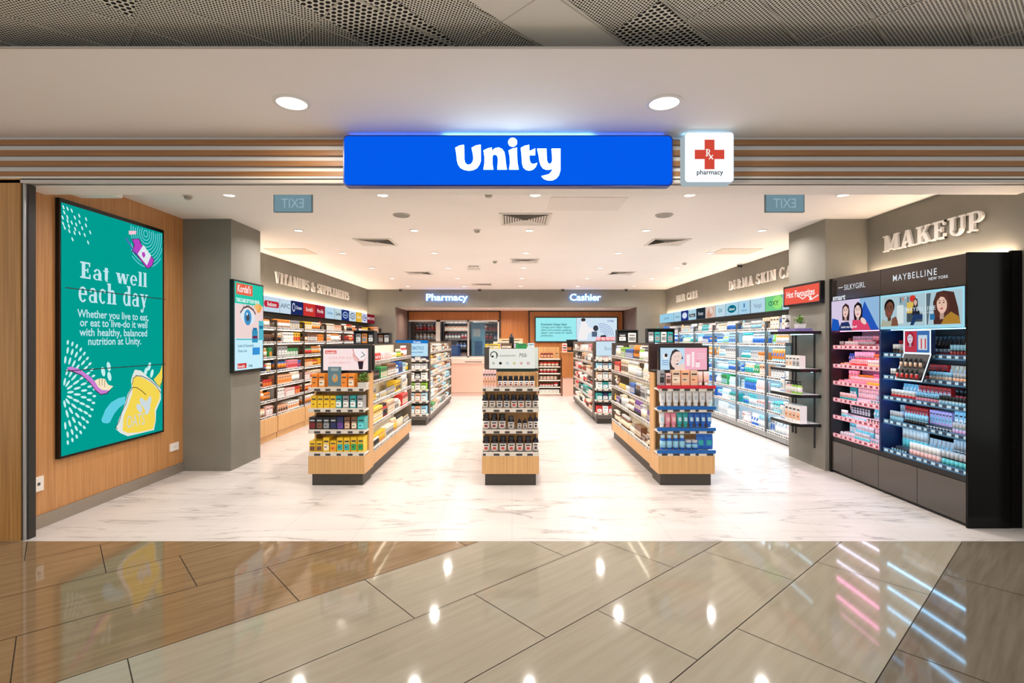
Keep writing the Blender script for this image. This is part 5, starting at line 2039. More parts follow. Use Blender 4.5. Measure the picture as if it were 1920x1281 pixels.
# large two-part screen on the back wall
root = thing('wall_screen', (1.98, YB - .03, 1.44), 'wide lit screen on the back oak wall with text and a parent picture', 'screen')
mb = MB()
mb.box(.70, YB - .07, 1.42, 3.25, YB - .025, 2.20, BLACK)
mb.build('bezel', root)
mb = MB()
cv = Canvas(mb, (.73, YB - .0715, 1.45), (1, 0, 0), (0, 0, 1), (0, -1, 0), .0015)
w_, h_ = 2.49, .72
cv.rect(0, 0, w_, h_, E((150, 226, 230), 1.1))
cv.rect(1.24, 0, w_, h_, E((206, 224, 238), 1.05, False))
tx = E((24, 110, 120), .6, False)
for i, st in enumerate(("Preventing Diaper Rash", "Change your baby's diapers", "often and consider applying", "diaper rash cream for added", "protection.")):
    cv.text(st, .16, .49 - i * .085, .088, tx, bold=.02 if i == 0 else .004, xs=.95, up=(i == 0))
cv.rect(1.238, 0, 1.246, h_, P((60, 80, 90), .5))
cv.ell(1.46, .66, .07, .055, P((26, 24, 28), .6))
cv.poly([(1.30, .05), (1.34, .35), (1.40, .60), (1.52, .62), (1.62, .45), (1.80, .36), (1.82, .28), (1.62, .26), (1.56, .05)], E((244, 240, 240), 1, False))
cv.ell(1.84, .40, .08, .09, P((34, 52, 84), .6))
cv.rect(1.72, .14, 1.88, .30, P((70, 110, 150), .6))
cv.poly([(1.9, 0), (2.0, .18), (2.15, .2), (2.2, 0)], P((30, 40, 70), .6))
for k in range(5):
    cv.line([(2.02 + (.36 - k * .06) * math.cos(math.radians(a)), .18 + (.36 - k * .06) * math.sin(math.radians(a))) for a in range(0, 110, 15)], .02, E((150, 170, 216), .95, False))
cv.text('Unity', 2.2, .6, .09, E((90, 120, 190), .9, False), bold=.02)
mb.build('screen', root)

# dispensary racks behind the windows
LEV_D = (.9, 1.2, 1.5, 1.8, 2.06)
for bi, (x0, x1) in enumerate(((-3.3, -2.35), (-2.3, -1.4), (-1.35, -.35))):
    root = thing('dispensary_rack', ((x0 + x1) / 2, 17.2, 0), 'dark medicine rack behind the %s pharmacy window' % ('first', 'middle', 'last')[bi], 'shelving unit', 'racks in the dispensary')
    mb = MB()
    mb.box(x0, 17.45, 0, x1, 17.5, 2.3, P((74, 62, 62), .6))
    mb.box(x0, 17.15, 0, x0 + .02, 17.45, 2.3, P((74, 62, 62), .6))
    mb.box(x1 - .02, 17.15, 0, x1, 17.45, 2.3, P((74, 62, 62), .6))
    mb.build('carcass', root)
    for k, z in enumerate(LEV_D):
        mb = MB()
        mb.box(x0 + .02, 17.15, z - .02, x1 - .02, 17.45, z, P((150, 130, 120), .5))
        mb.build('shelf', root)
        th = theme(['carton', 'bottle'], ['brown', 'cream', 'pale pink', 'dark red', 'white', 'blue', 'grey', 'peach'], ('white', 'cream', 'red'), 20, rw)
        fill((x0 + .03, 17.17, z), (1, 0, 0), x1 - x0 - .06, (0, 1, 0), 0, th, '%s shelf behind the %s pharmacy window' % (rowname(k, 5), ('first', 'middle', 'last')[bi]), 'medicine', rw, .2, (.10, .14))
root = thing('blue_poster_stand', (-1.05, 16.4, 0), 'tall light blue poster stand inside the last pharmacy window', 'poster')
mb = MB()
mb.box(-1.30, 16.4, .9, -.86, 16.43, 2.05, P((120, 186, 226), .4))
cv = Canvas(mb, (-1.30, 16.399, .9), (1, 0, 0), (0, 0, 1), (0, -1, 0), .002)
cv.rect(.05, .7, .28, .95, P((200, 220, 230), .5))
cv.rect(.1, .1, .35, .55, P((70, 130, 190), .5))
mb.build('panel', root)
mb = MB()
mb.box(-1.3, 16.4, 0, -.86, 16.5, .9, P((90, 100, 110), .5))
mb.build('stand', root)
root = thing('blue_medicine_bin', (-2.75, 16.3, .9), 'blue plastic bin inside the first pharmacy window', 'bin')
mb = MB()
mb.box(-2.2, 16.2, 0.0, -1.45, 16.6, .95, P((150, 150, 150), .5))
mb.build('stand', root)
mb = MB()
mb.box(-2.15, 16.22, .95, -1.65, 16.5, 1.32, P((30, 110, 200), .4))
mb.build('bin', root)

# ================================================================== LEFT: BIG THREE-PANEL DISPLAY
TX = -3.722
Y0, Y1, Z0, Z1 = 4.226, 5.452, .535, 2.635
root = thing('video_wall', (-3.75, (Y0 + Y1) / 2, Z0), 'tall teal video wall of stacked screens on the oak wall', 'screen')
mb = MB()
mb.box(-3.76, Y0 - .012, Z0 - .02, TX - .001, Y1 + .025, Z1 + .035, BLACK)
mb.build('bezel', root)
W_, H2 = Y1 - Y0, Z1 - Z0
TEAL = E((0, 158, 146), .98)
WH = E((200, 242, 240), .98, False)


def tv(px, py):
    """photo pixel on the display to canvas coordinates"""
    y = -TX * 960 / (960 - px)
    z = 1.5 - (py - 637) * y / 960
    return (y - Y0, z - Z0)


def tz(x, y, which):
    return tv(100 + x / 5.123, (370 if which == 0 else 620) + y / 5.123)


mb = MB()
cv = Canvas(mb, (TX, Y0, Z0), (0, 1, 0), (0, 0, 1), (1, 0, 0), .0008)
cv.rect(0, 0, W_, H2, TEAL)
# white flecks
cv.layer()
for (x, y) in ((95, 95), (135, 110), (175, 128), (103, 145), (88, 195), (133, 190), (205, 195), (247, 177), (313, 210), (135, 228), (175, 243), (250, 238), (218, 262), (312, 270), (92, 252), (107, 292), (148, 278), (208, 305), (276, 297), (152, 324), (202, 343), (250, 345), (300, 362), (352, 337), (182, 403), (332, 434)):
    u, v = tz(x, y, 0)
    cv.ell(u, v, .008, .019, WH, 25, 8, up=False)
# rings at the top corner
cc = tz(885, 350, 0)
cv.layer()
for k in range(1, 11):
    r = .032 * k
    pts = []
    for a in range(0, 361, 10):
        u, v = cc[0] + r * math.cos(math.radians(a)) * .9, cc[1] + r * 1.05 * math.sin(math.radians(a))
        if 0.86 * W_ * .72 < u < W_ - .004 and v < H2 - .01:
            pts.append((u, v))
        else:
            if len(pts) > 1:
                cv.line(pts, .009, E((120, 214, 224), .98, False), up=False)
            pts = []
    if len(pts) > 1:
        cv.line(pts, .009, E((120, 214, 224), .98, False), up=False)
MAG = E((190, 70, 196), .95, False)
NAVY = P((40, 30, 80), .5)
cv.poly([tz(*p, 0) for p in ((748, 400), (820, 395), (850, 460), (920, 540), (968, 600), (950, 660), (905, 690), (880, 670), (800, 560), (750, 520), (770, 460))], NAVY)
cv.poly([tz(*p, 0) for p in ((755, 405), (815, 400), (845, 465), (915, 545), (960, 600), (943, 655), (905, 682), (882, 660), (805, 555), (758, 512), (778, 462))], MAG)
cv.poly([tz(*p, 0) for p in ((860, 458), (935, 560), (895, 655), (805, 545))], E((226, 236, 240), .98, False))
cv.poly([tz(*p, 0) for p in ((845, 530), (870, 525), (880, 560), (862, 585), (848, 560))], MAG)
cv.poly([tz(*p, 0) for p in ((718, 322), (790, 322), (788, 355), (720, 358))], E((250, 200, 214), .98, False))
cv.line([tz(*p, 0) for p in ((690, 390), (745, 480), (800, 550))], .012, E((110, 90, 200), .95, False))
# headline
LT = E((196, 232, 240), .98, False)


def fit_serif(st, pa, pb, capz, xs_only=False):
    (u0, v0), (u1, v1) = pa, pb
    _, adv = serif_polys(st)
    cv.serif(st, u0, v0, capz, LT, xs=(u1 - u0) / (adv * capz))


u0, v0 = tz(245, 772, 0)
u1, _ = tz(893, 862, 0)
fit_serif('Eat well', (u0, v0), (u1, v0), tz(245, 612, 0)[1] - v0)
u0, v0 = tz(228, 1000, 0)
u1, _ = tz(900, 1060, 0)
fit_serif('each day', (u0, v0), (u1, v0), .19)


def fit_text(st, pa, pb, size, bold=.014):
    vs, fs = text_geo(st, 1.0, bold)
    wd = max(v[0] for v in vs)
    cv.text(st, pa[0], pa[1], size, LT, bold=bold, xs=(pb[0] - pa[0]) / (wd * size))


for st, a, b in (('Whether you live to eat,', (222, 1150, 0), (905, 1190, 0)), ('or eat to live-do it well', (243, 1237, 0), (893, 1262, 0)), ('with healthy, balanced', (240, 50, 1), (890, 60, 1)), ('nutrition at Unity.', (318, 138, 1), (833, 140, 1))):
    pa, pb = tz(*a), tz(*b)
    fit_text(st, pa, (pb[0], pa[1]), .098)
# seed burst
cx_, cy_ = tz(78, 600, 1)
cv.layer()
for ring, (r0, r1, n) in enumerate(((.06, .14, 14), (.15, .24, 22), (.25, .33, 30), (.34, .41, 38), (.42, .47, 44))):
    for k in range(n):
        a = 2 * PI * (k + .5 * (ring % 2)) / n
        u, v = cx_ + (r0 + r1) / 2 * math.cos(a) * .72, cy_ + (r0 + r1) / 2 * math.sin(a) * .95
        if u > .012:
            cv.ell(u, v, (r1 - r0) * .42, .011, WH, math.degrees(a), 8, up=False)
# spoon
PK = E((208, 130, 214), .95, False)
cv.poly([tz(*p, 1) for p in ((112, 365), (150, 345), (230, 370), (330, 440), (380, 490), (420, 560), (480, 585), (545, 560), (500, 610), (440, 620), (390, 580), (330, 500), (250, 430), (130, 385))], NAVY)
cv.poly([tz(*p, 1) for p in ((115, 362), (150, 345), (230, 368), (330, 436), (380, 484), (422, 552), (480, 576), (535, 562), (495, 600), (440, 610), (392, 570), (332, 492), (252, 422), (135, 376))], PK)
OAT = E((250, 232, 196), .98, False)
cv.poly([tz(*p, 1) for p in ((380, 480), (410, 465), (440, 458), (480, 465), (510, 520), (560, 535), (520, 575), (450, 570), (415, 545))], OAT)
for p in ((462, 395), (515, 345), (520, 440), (870, 395), (903, 345), (928, 412)):
    u, v = tz(*p, 1)
    cv.ell(u, v, .022, .045, WH, 15 if p[0] < 600 else -20, 12)
for p in ((420, 495), (445, 495), (470, 510)):
    u, v = tz(*p, 1)
    cv.line([(u, v + .03), (u, v - .03)], .005, P((90, 60, 40), .5))
# blue sleeve
cv.poly([tz(*p, 1) for p in ((668, 632), (600, 650), (530, 690), (475, 760), (436, 858), (450, 885), (495, 893), (520, 880), (560, 800), (610, 740), (665, 700))], E((96, 208, 228), .98, False))
# bag of oats
cv.poly([tz(*p, 1) for p in ((722, 480), (740, 420), (760, 375), (820, 385), (880, 440), (930, 480), (1010, 560), (1012, 660), (965, 770), (962, 860), (945, 955), (800, 990), (690, 1015), (620, 985), (575, 945), (610, 840), (665, 700), (690, 610), (730, 545))], E((226, 232, 226), .98, False))
YE_ = E((246, 216, 84), .98, False)
cv.poly([tz(*p, 1) for p in ((735, 500), (755, 440), (800, 440), (870, 470), (940, 520), (1000, 585), (1000, 650), (950, 760), (955, 860), (935, 945), (800, 978), (690, 985), (640, 960), (650, 830), (700, 700), (735, 600))], YE_)
cv.poly([tz(*p, 1) for p in ((940, 470), (1000, 400), (1024, 330), (1024, 480), (1000, 545))], YE_)
for c_, r_ in (((830, 690), 60), ((895, 680), -40), ((800, 745), 80), ((880, 760), -60), ((860, 720), 0)):
    u, v = tz(*c_, 1)
    cv.ell(u, v, .03, .055, E((206, 220, 226), .98, False), r_ * .5, 10)
ua, va = tz(672, 920, 1)
ub, _ = tz(860, 920, 1)
cv.text('OATS', ua, va - .02, .17, E((212, 214, 206), .98, False), bold=.004, xs=(ub - ua) / (.17 * 2.7))
BK = P((24, 24, 40), .5)
cv.line([tz(*p, 1) for p in ((760, 432), (820, 438), (890, 470), (960, 530), (1005, 600))], .007, BK)
cv.line([tz(*p, 1) for p in ((728, 545), (770, 548), (820, 580), (860, 618))], .007, BK)
cv.line([tz(*p, 1) for p in ((725, 520), (735, 460), (770, 432))], .007, BK)
cv.line([tz(*p, 1) for p in ((728, 548), (690, 610), (665, 700), (620, 790), (600, 870), (565, 930), (580, 945))], .007, BK)
cv.line([tz(*p, 1) for p in ((1020, 440), (1010, 500), (985, 535))], .006, BK)
# seams between the three screens
cv.layer()
for z in (1.93, 1.24):
    cv.rect(0, z - Z0 - .004, W_, z - Z0 + .004, P((6, 30, 30), .6), up=False)
mb.build('screen', root)

# column screen
TX2 = -3.165
root = thing('column_screen', (-3.19, 6.19, 1.12), 'portrait lit advert screen with a close-up eye on the grey column', 'screen')
mb = MB()
mb.box(-3.21, 5.82, 1.115, TX2, 6.52, 2.19, BLACK)
mb.build('bezel', root)
mb = MB()


def kz(x, y):
    px, py = 430 + x / 6.4, 510 + y / 6.4
    yy = -(TX2 + .001) * 960 / (960 - px)
    return (yy - 5.82, 1.5 - (py - 637) * yy / 960 - 1.115)


cv = Canvas(mb, (TX2 + .001, 5.82, 1.115), (0, 1, 0), (0, 0, 1), (1, 0, 0), .0008)
KW, KH = .70, 1.075
cv.rect(.022, .03, KW - .02, KH - .02, E((196, 234, 246), 1.05))
cv.rect(.022, KH - .27, KW - .02, KH - .02, E((40, 200, 170), 1.0, False))
cv.rect(.05, KH - .165, .42, KH - .035, E((236, 104, 76), .98, False))
cv.text("Kordel's", .07, KH - .135, .12, E((255, 246, 240), 1, False), bold=.02, xs=.75, shear=.15)
cv.text('TAKE CARE OF YOUR VISION', .045, KH - .25, .062, E((245, 255, 255), 1, False), bold=.03, xs=.66)
cv.rect(.022, .40, KW - .02, .80, E((240, 214, 210), 1.0, False))
cv.ell(.30, .66, .17, .09, E((222, 232, 240), 1, False), -8)
cv.ell(.30, .65, .085, .095, E((70, 150, 206), .95, False))
cv.ell(.30, .65, .04, .045, P((18, 36, 60), .5))
cv.ell(.28, .69, .016, .018, E((240, 250, 255), 1, False))
cv.line([(.13, .70), (.20, .76), (.30, .785), (.42, .75), (.48, .70)], .022, P((70, 46, 60), .5))
for a in range(5):
    cv.line([(.2 + .06 * a, .775), (.19 + .075 * a, .82)], .006, P((60, 40, 50), .5))
cv.ell(.56, .77, .07, .05, E((240, 170, 90), 1, False), 30)
cv.ell(.50, .79, .05, .04, E((246, 190, 110), 1, False))
cv.rect(.022, .38, KW - .02, .395, E((90, 190, 200), 1, False))
cv.rect(.38, .35, .52, .50, E((60, 150, 190), .95, False))
cv.rect(.40, .50, .50, .53, E((40, 120, 170), .95, False))
cv.rect(.39, .40, .51, .43, E((120, 40, 70), .95, False))
cv.rect(.54, .38, .66, .62, E((90, 190, 210), .95, False))
cv.rect(.55, .52, .65, .56, E((50, 120, 160), .95, False))
for i, (t_, u_) in enumerate((('Lutein & Zeaxanthin', .05), ('Vision care', .05))):
    cv.text(t_, u_, .30 - i * .06, .045, E((40, 110, 150), .9, False), bold=.01)
cv.rect(.38, .20, .56, .29, E((60, 150, 220), .95, False))
cv.rect(.04, .05, .24, .11, E((214, 60, 60), .95, False))
cv.text("Kordel's", .05, .06, .045, E((255, 246, 240), 1, False), bold=.02)
cv.text('Unity', .28, .06, .045, E((30, 60, 120), .95, False), bold=.02)
mb.build('screen', root)

# sockets on the oak wall
for yy, zz, w_, h_, lab in ((4.056, .355, .086, .115, 'white square data socket low on the oak wall near the entrance'), (5.69, .31, .14, .085, 'wide white double socket low on the oak wall by the column')):
    root = thing('wall_socket', (-3.755, yy, zz), lab, 'wall socket')
    mb = MB()
    mb.box(-3.76, yy - w_ / 2, zz - h_ / 2, -3.748, yy + w_ / 2, zz + h_ / 2, P((236, 230, 222), .4))
    mb.build('plate', root)
    mb = MB()
    mb.box(-3.748, yy - .012, zz - .012, -3.7465, yy + .012, zz + .012, P((80, 76, 72), .4) if w_ < .1 else P((220, 214, 206), .4))
    mb.build('switch', root)

# ================================================================== RIGHT COLUMN: SIGN AND SHELVES
root = thing('hot_favourites_sign', (3.55, 6.26, 1.93), 'black framed orange red sign reading hot favourites on the grey column', 'sign')
mb = MB()
mb.box(3.53, 5.86, 1.92, 3.58, 6.66, 2.18, BLACK)
mb.build('frame', root)
mb = MB()
cv = Canvas(mb, (3.529, 6.63, 1.945), (0, -1, 0), (0, 0, 1), (-1, 0, 0), .0008)
cv.rect(0, 0, .75, .21, E((240, 96, 78), .98))
cv.line([(.30, .10), (.42, .05), (.52, .09), (.60, .03), (.73, .07)], .018, E((250, 220, 214), 1, False))
cv.poly([(.55, .02), (.58, .09), (.62, .03)], E((250, 240, 236), 1, False))
cv.text('Hot Favourites', .05, .085, .115, E((255, 250, 246), 1.05, False), bold=.014, xs=.88)
mb.build('lit_face', root)
SHZ = (.52, .857, 1.158, 1.60)
root = thing('column_shelving', (3.45, 6.2, .2), 'four black shelves with one cut corner on tracks on the grey column', 'shelf')
for yy in (6.05, 6.45, 6.52):
    mb = MB()
    mb.box(3.565, yy - .008, .22 if yy < 6.3 else .32, 3.58, yy + .008, 1.56, P((60, 62, 64), .4, .5))
    mb.build('track', root)
for z in SHZ:
    mb = MB()
    pts = [(3.575, 5.92), (3.575, 6.50), (3.28, 6.50), (3.28, 6.02), (3.34, 5.92)]
    mb.prism([(x, y, z) for x, y in pts], (0, 0, -.034), BLACK)
    sh = mb.build('shelf', root)
    mb = MB()
    mb.prism([(3.575, 5.94, z + .001), (3.575, 6.48, z + .001), (3.30, 6.48, z + .001), (3.30, 6.03, z + .001), (3.35, 5.94, z + .001)], (0, 0, -.0008), P((236, 236, 236), .3))
    mb.build('shelf_liner', sh)
    if z > .6:
        mb = MB()
        mb.box(3.50, 5.98, z - .04, 3.515, 6.44, z - .034, E((180, 232, 255), 7))
        mb.build('light_strip', sh)
mb = MB()
SR = -PI / 2
X_ = 3.38
z = SHZ[3] + .002
mb.box(3.33, 6.0, z, 3.52, 6.42, z + .03, P((104, 92, 150), .4))
tag(mb.build('purple_riser', loc=(3.42, 6.2, z)), 'low purple riser tray on the top column shelf', 'tray')
put('carton', 3.36, 6.33, z + .031, .085, .06, .17, 'white', 'cream', 'white', 'skincare_carton', 'tall white carton with label on the top column shelf', None, SR)
bottle_thing(3.36, 6.25, z + .031, .05, .13, 'dark dropper bottle before the white carton on the top column shelf', None, 'dropper_bottle', mark=(240, 236, 230), body=(40, 30, 26), drop=True)
potted_plant(3.42, 6.08, z + .031, .95, 'small yellow-green succulent in a white pot on the top column shelf', (226, 226, 222), 8)
z = SHZ[2] + .002
root = thing('small_screen_stand', (3.40, 6.36, z), 'small dark acrylic tester stand on the second column shelf', 'stand')
mb = MB()
mb.box(3.38, 6.28, z, 3.46, 6.44, z + .012, BLACK_M)
mb.build('foot', root)
mb = MB()
mb.box(3.43, 6.29, z + .012, 3.44, 6.43, z + .30, P((60, 76, 84), .2))
mb.box(3.428, 6.30, z + .12, 3.43, 6.42, z + .26, P((96, 130, 140), .3))
mb.build('panel', root)
for i in range(4):
    lab = 'white carton with a small portrait on the second column shelf' if i > 1 else 'pale carton with a dark wordmark on the second column shelf'
    put('carton', 3.36, 6.02 + i * .078, z, .07, .07, .15, 'white', 'beige' if i > 1 else 'grey', 'white', 'skincare_carton', lab, lab, SR)
z = SHZ[1] + .002
put('pouch', 3.36, 6.40, z, .10, .1, .17, 'white', 'blue', 'light blue', 'refill_pouch', 'white and blue pouch at the end of the third column shelf', None, SR)
for i in range(5):
    lab = 'pale green pump bottle with black pump on the third column shelf' if i < 3 else 'pale pink pump bottle with black pump on the third column shelf'
    put('pump', 3.36, 6.02 + i * .065, z, .052, .1, .15, 'lime green' if i < 3 else 'pale pink', 'black', 'white', 'pump_bottle', lab, lab, SR)
z = SHZ[0] + .002
put('pouch', 3.36, 6.41, z, .10, .1, .17, 'white', 'blue', 'light blue', 'refill_pouch', 'white and blue pouch at the end of the lowest column shelf', None, SR)
for i in range(4):
    lab = 'tall white and pink carton on the lowest column shelf'
    put('carton', 3.36, 6.01 + i * .085, z, .076, .08, .20, 'white', 'peach', 'white', 'skincare_carton', lab, 'white and pink cartons on lowest column shelf', SR)

# ================================================================== MAKEUP UNIT
MX = 3.62
YA, YD, YZ = 4.085, 5.035, 5.84
GLOSS = P((34, 28, 26), .12)
root = thing('makeup_unit', (3.8, (YA + YZ) / 2, 0), 'tall glossy black cosmetics wall unit with lit posters', 'display cabinet')
mb = MB()
mb.box(MX, YA - .02, 0, 3.96, YA, 2.195, P((3, 4, 4), .18, 0, .2))
mb.build('end_panel', root)
mb = MB()
mb.box(3.97, YA - .015, 0, 4.055, YA + .01, 2.21, P((7, 7, 7), .3, 0, .2))
mb.build('end_filler', root)
mb = MB()
mb.box(MX, YZ - .035, .0, 4.0, YZ, 2.19, P((16, 15, 15), .3))
mb.build('end_panel', root)
mb = MB()
mb.box(3.98, YA, 0, 4.05, YZ - .035, 2.19, P((26, 22, 24), .5))
mb.build('back_panel', root)
mb = MB()
mb.box(MX + .005, YA, 1.94, 3.98, YZ - .035, 2.19, P((44, 38, 35), .12))
mb.box(MX + .004, YD - .003, 1.94, MX + .0055, YD + .003, 2.19, BLACK)
mb.build('header_panel', root)
mb = MB()
mb.box(MX + .01, YA, .36, 3.98, YZ - .035, .405, BLACK_M)
mb.build('ledge', root)
mb = MB()
mb.box(MX + .03, YA, .0, 3.98, YZ - .035, .03, BLACK_M)
mb.build('kick_board', root)
seams = (YZ - .04, 5.46, 5.07, 4.585, YA)
for a, b in zip(seams, seams[1:]):
    mb = MB()
    mb.box(MX + .008, b + .003, .03, 3.9, a - .003, .355, P((70, 64, 58), .09, 0, .7))
    mb.build('drawer', root)
mb = MB()
cv = Canvas(mb, (MX + .004, YD, 1.94), (0, -1, 0), (0, 0, 1), (-1, 0, 0), .0005)
LWH = E((226, 232, 240), .95, False)
vs, fs = text_geo('MAYBELLINE', 1, .008)
cv.text('MAYBELLINE', .16, .115, .082, LWH, bold=.006, spacing=1.25, xs=.92)
cv.text('NEW YORK', .58, .075, .036, LWH, bold=.012, spacing=1.1)
cv.O = Vector((MX + .004, YZ - .035, 1.94))
cv.text('SILKYGIRL', .22, .10, .082, LWH, bold=.0, xs=.86, spacing=1.05)
cv.rect(.12, .13, .20, .137, LWH)
cv.text('smart', .02, .0, .085, LWH, bold=.03, xs=1.1, shear=.1)
mb.build('header_lettering', root)


def poster(name, ya, yb, label, draw):
    """lit picture box on the cosmetics unit; ya farther, yb nearer"""
    r = thing(name, (MX, (ya + yb) / 2, 1.6), label, 'poster')
    mb = MB()
    mb.box(MX - .002, yb, 1.602, MX + .045, ya, 1.93, P((30, 40, 48), .4))
    mb.build('casing', r)
    mb = MB()
    cv = Canvas(mb, (MX - .003, ya, 1.60), (0, -1, 0), (0, 0, 1), (-1, 0, 0), .0006)
    draw(cv, ya - yb, .33)
    mb.build('lit_face', r)


def e_(c, s=.92):
    return E(c, s, False)


def face(cv, u, v, s, skin, hair, rot=0, long_=True, shade=None):
    H_m, S_m = e_(hair, .8), e_(skin)
    sh = e_(shade or tuple(int(c * .8) for c in skin))
    if long_:
        cv.poly([(u - s * .75, v - s * 1.3), (u - s * .85, v), (u - s * .7, v + s * .8), (u, v + s * 1.25), (u + s * .7, v + s * .85), (u + s * .9, v), (u + s * .8, v - s * 1.4)], H_m)
    else:
        cv.ell(u, v + s * .35, s * .78, s * .85, H_m, rot)
    cv.rect(u - s * .25, v - s * 1.5, u + s * .25, v - s * .5, sh)
    cv.ell(u, v, s * .62, s * .92, S_m, rot)
    cv.ell(u - s * .25, v + s * .18, s * .13, s * .06, e_((40, 30, 34), .7), rot, 8)
    cv.ell(u + s * .25, v + s * .18, s * .13, s * .06, e_((40, 30, 34), .7), rot, 8, up=False)
    cv.line([(u - s * .38, v + s * .38), (u - s * .12, v + s * .4)], s * .06, H_m)
    cv.line([(u + s * .12, v + s * .4), (u + s * .38, v + s * .38)], s * .06, H_m, up=False)
    cv.line([(u + s * .02, v + s * .1), (u + s * .08, v - s * .18)], s * .06, sh)
    cv.ell(u + s * .02, v - s * .42, s * .2, s * .08, e_((190, 70, 84)), rot, 10)
    if long_:
        cv.poly([(u - s * .6, v + s * .3), (u - s * .5, v + s * .85), (u + s * .1, v + s * 1.1), (u + s * .55, v + s * .8), (u + s * .62, v + s * .3), (u + s * .3, v + s * .72), (u - s * .1, v + s * .8)], H_m)


def draw_may(cv, w, h):
    cv.rect(0, 0, w, h, E((156, 214, 232), 1.05))
    cv.rect(.02, .025, w - .02, h - .02, e_((176, 204, 214)))
    cv.rect(.25, .20, .44, h - .03, e_((150, 176, 186)))
    cv.rect(.34, .14, .42, .24, e_((224, 190, 90)))
    cv.rect(.22, .05, .30, .22, e_((220, 232, 232)))
    cv.rect(.34, .06, .52, .14, e_((70, 84, 90)))
    for k in range(6):
        cv.rect(.26 + k * .03, .24 + .02 * (k % 3), .275 + k * .03, .29, e_(((90, 110, 120), (230, 120, 90), (240, 240, 230))[k % 3]))
    face(cv, .13, .185, .085, (120, 78, 62), (30, 22, 22), -12, False)
    cv.poly([(.02, .025), (.04, .10), (.10, .075), (.19, .085), (.24, .025)], e_((176, 178, 160)))
    cv.poly([(.16, .03), (.17, .10), (.22, .12), (.24, .08), (.25, .03)], e_((130, 84, 66)))
    cv.ell(.42, .27, .035, .03, e_((214, 60, 50)))
    face(cv, .455, .235, .03, (226, 190, 172), (50, 34, 30))
    cv.poly([(.42, .12), (.43, .20), (.48, .20), (.52, .12)], e_((40, 44, 56), .8))
    cv.poly([(.40, .03), (.44, .13), (.54, .12), (.54, .08), (.47, .08), (.44, .03)], e_((40, 64, 110), .85))
    cv.rect(.57, .025, .585, h - .02, e_((210, 230, 236)))
    cv.poly([(.60, .03), (.62, .2), (.63, h - .03), (.58, h - .03), (.585, .03)], e_((90, 110, 120)))
    cv.poly([(.66, .03), (.655, .22), (.69, .30), (.76, .31), (.86, .29), (.90, .16), (.92, .03)], e_((84, 50, 44), .8))
    face(cv, .745, .195, .082, (236, 196, 176), (96, 58, 48), 6)
    cv.poly([(.74, .03), (.78, .09), (.84, .13), (.91, .09), (.93, .03)], e_((176, 130, 50)))
    cv.text('MAYBELLINE', .36, .155, .05, e_((220, 232, 240)), bold=.01, spacing=1.2)
    cv.text('NEW YORK', .52, .125, .026, e_((220, 232, 240)), bold=.012, spacing=1.2)
    cv.rect(.63, .07, .68, .12, e_((50, 120, 170)))


def draw_silky(cv, w, h):
    cv.rect(0, 0, w, h, E((214, 200, 226), 1.0))
    cv.rect(w * .62, 0, w, h, e_((150, 190, 226)))
    cv.poly([(0, 0), (w * .02, h * .42), (w * .16, h * .36), (w * .22, 0)], e_((30, 90, 190)))
    cv.poly([(w * .68, 0), (w * .64, h * .5), (w * .72, h * .9), (w * .84, h * .5), (w * .96, h * .1), (w, 0)], e_((40, 90, 190)))
    face(cv, w * .33, h * .62, .072, (240, 206, 196), (70, 44, 44), -8)
    cv.poly([(w * .18, 0), (w * .24, h * .26), (w * .40, h * .28), (w * .48, 0)], e_((44, 60, 110), .8))
    face(cv, w * .60, h * .60, .078, (244, 212, 204), (34, 24, 30), 5)
    cv.poly([(w * .48, 0), (w * .50, h * .34), (w * .66, h * .30), (w * .80, h * .22), (w * .86, 0)], e_((226, 74, 110)))
    cv.ell(w * .72, h * .28, .05, .028, e_((244, 212, 204)), -35)
    cv.text('smart me inspired', w * .25, h * .08, .035, e_((250, 246, 250)), bold=.02)


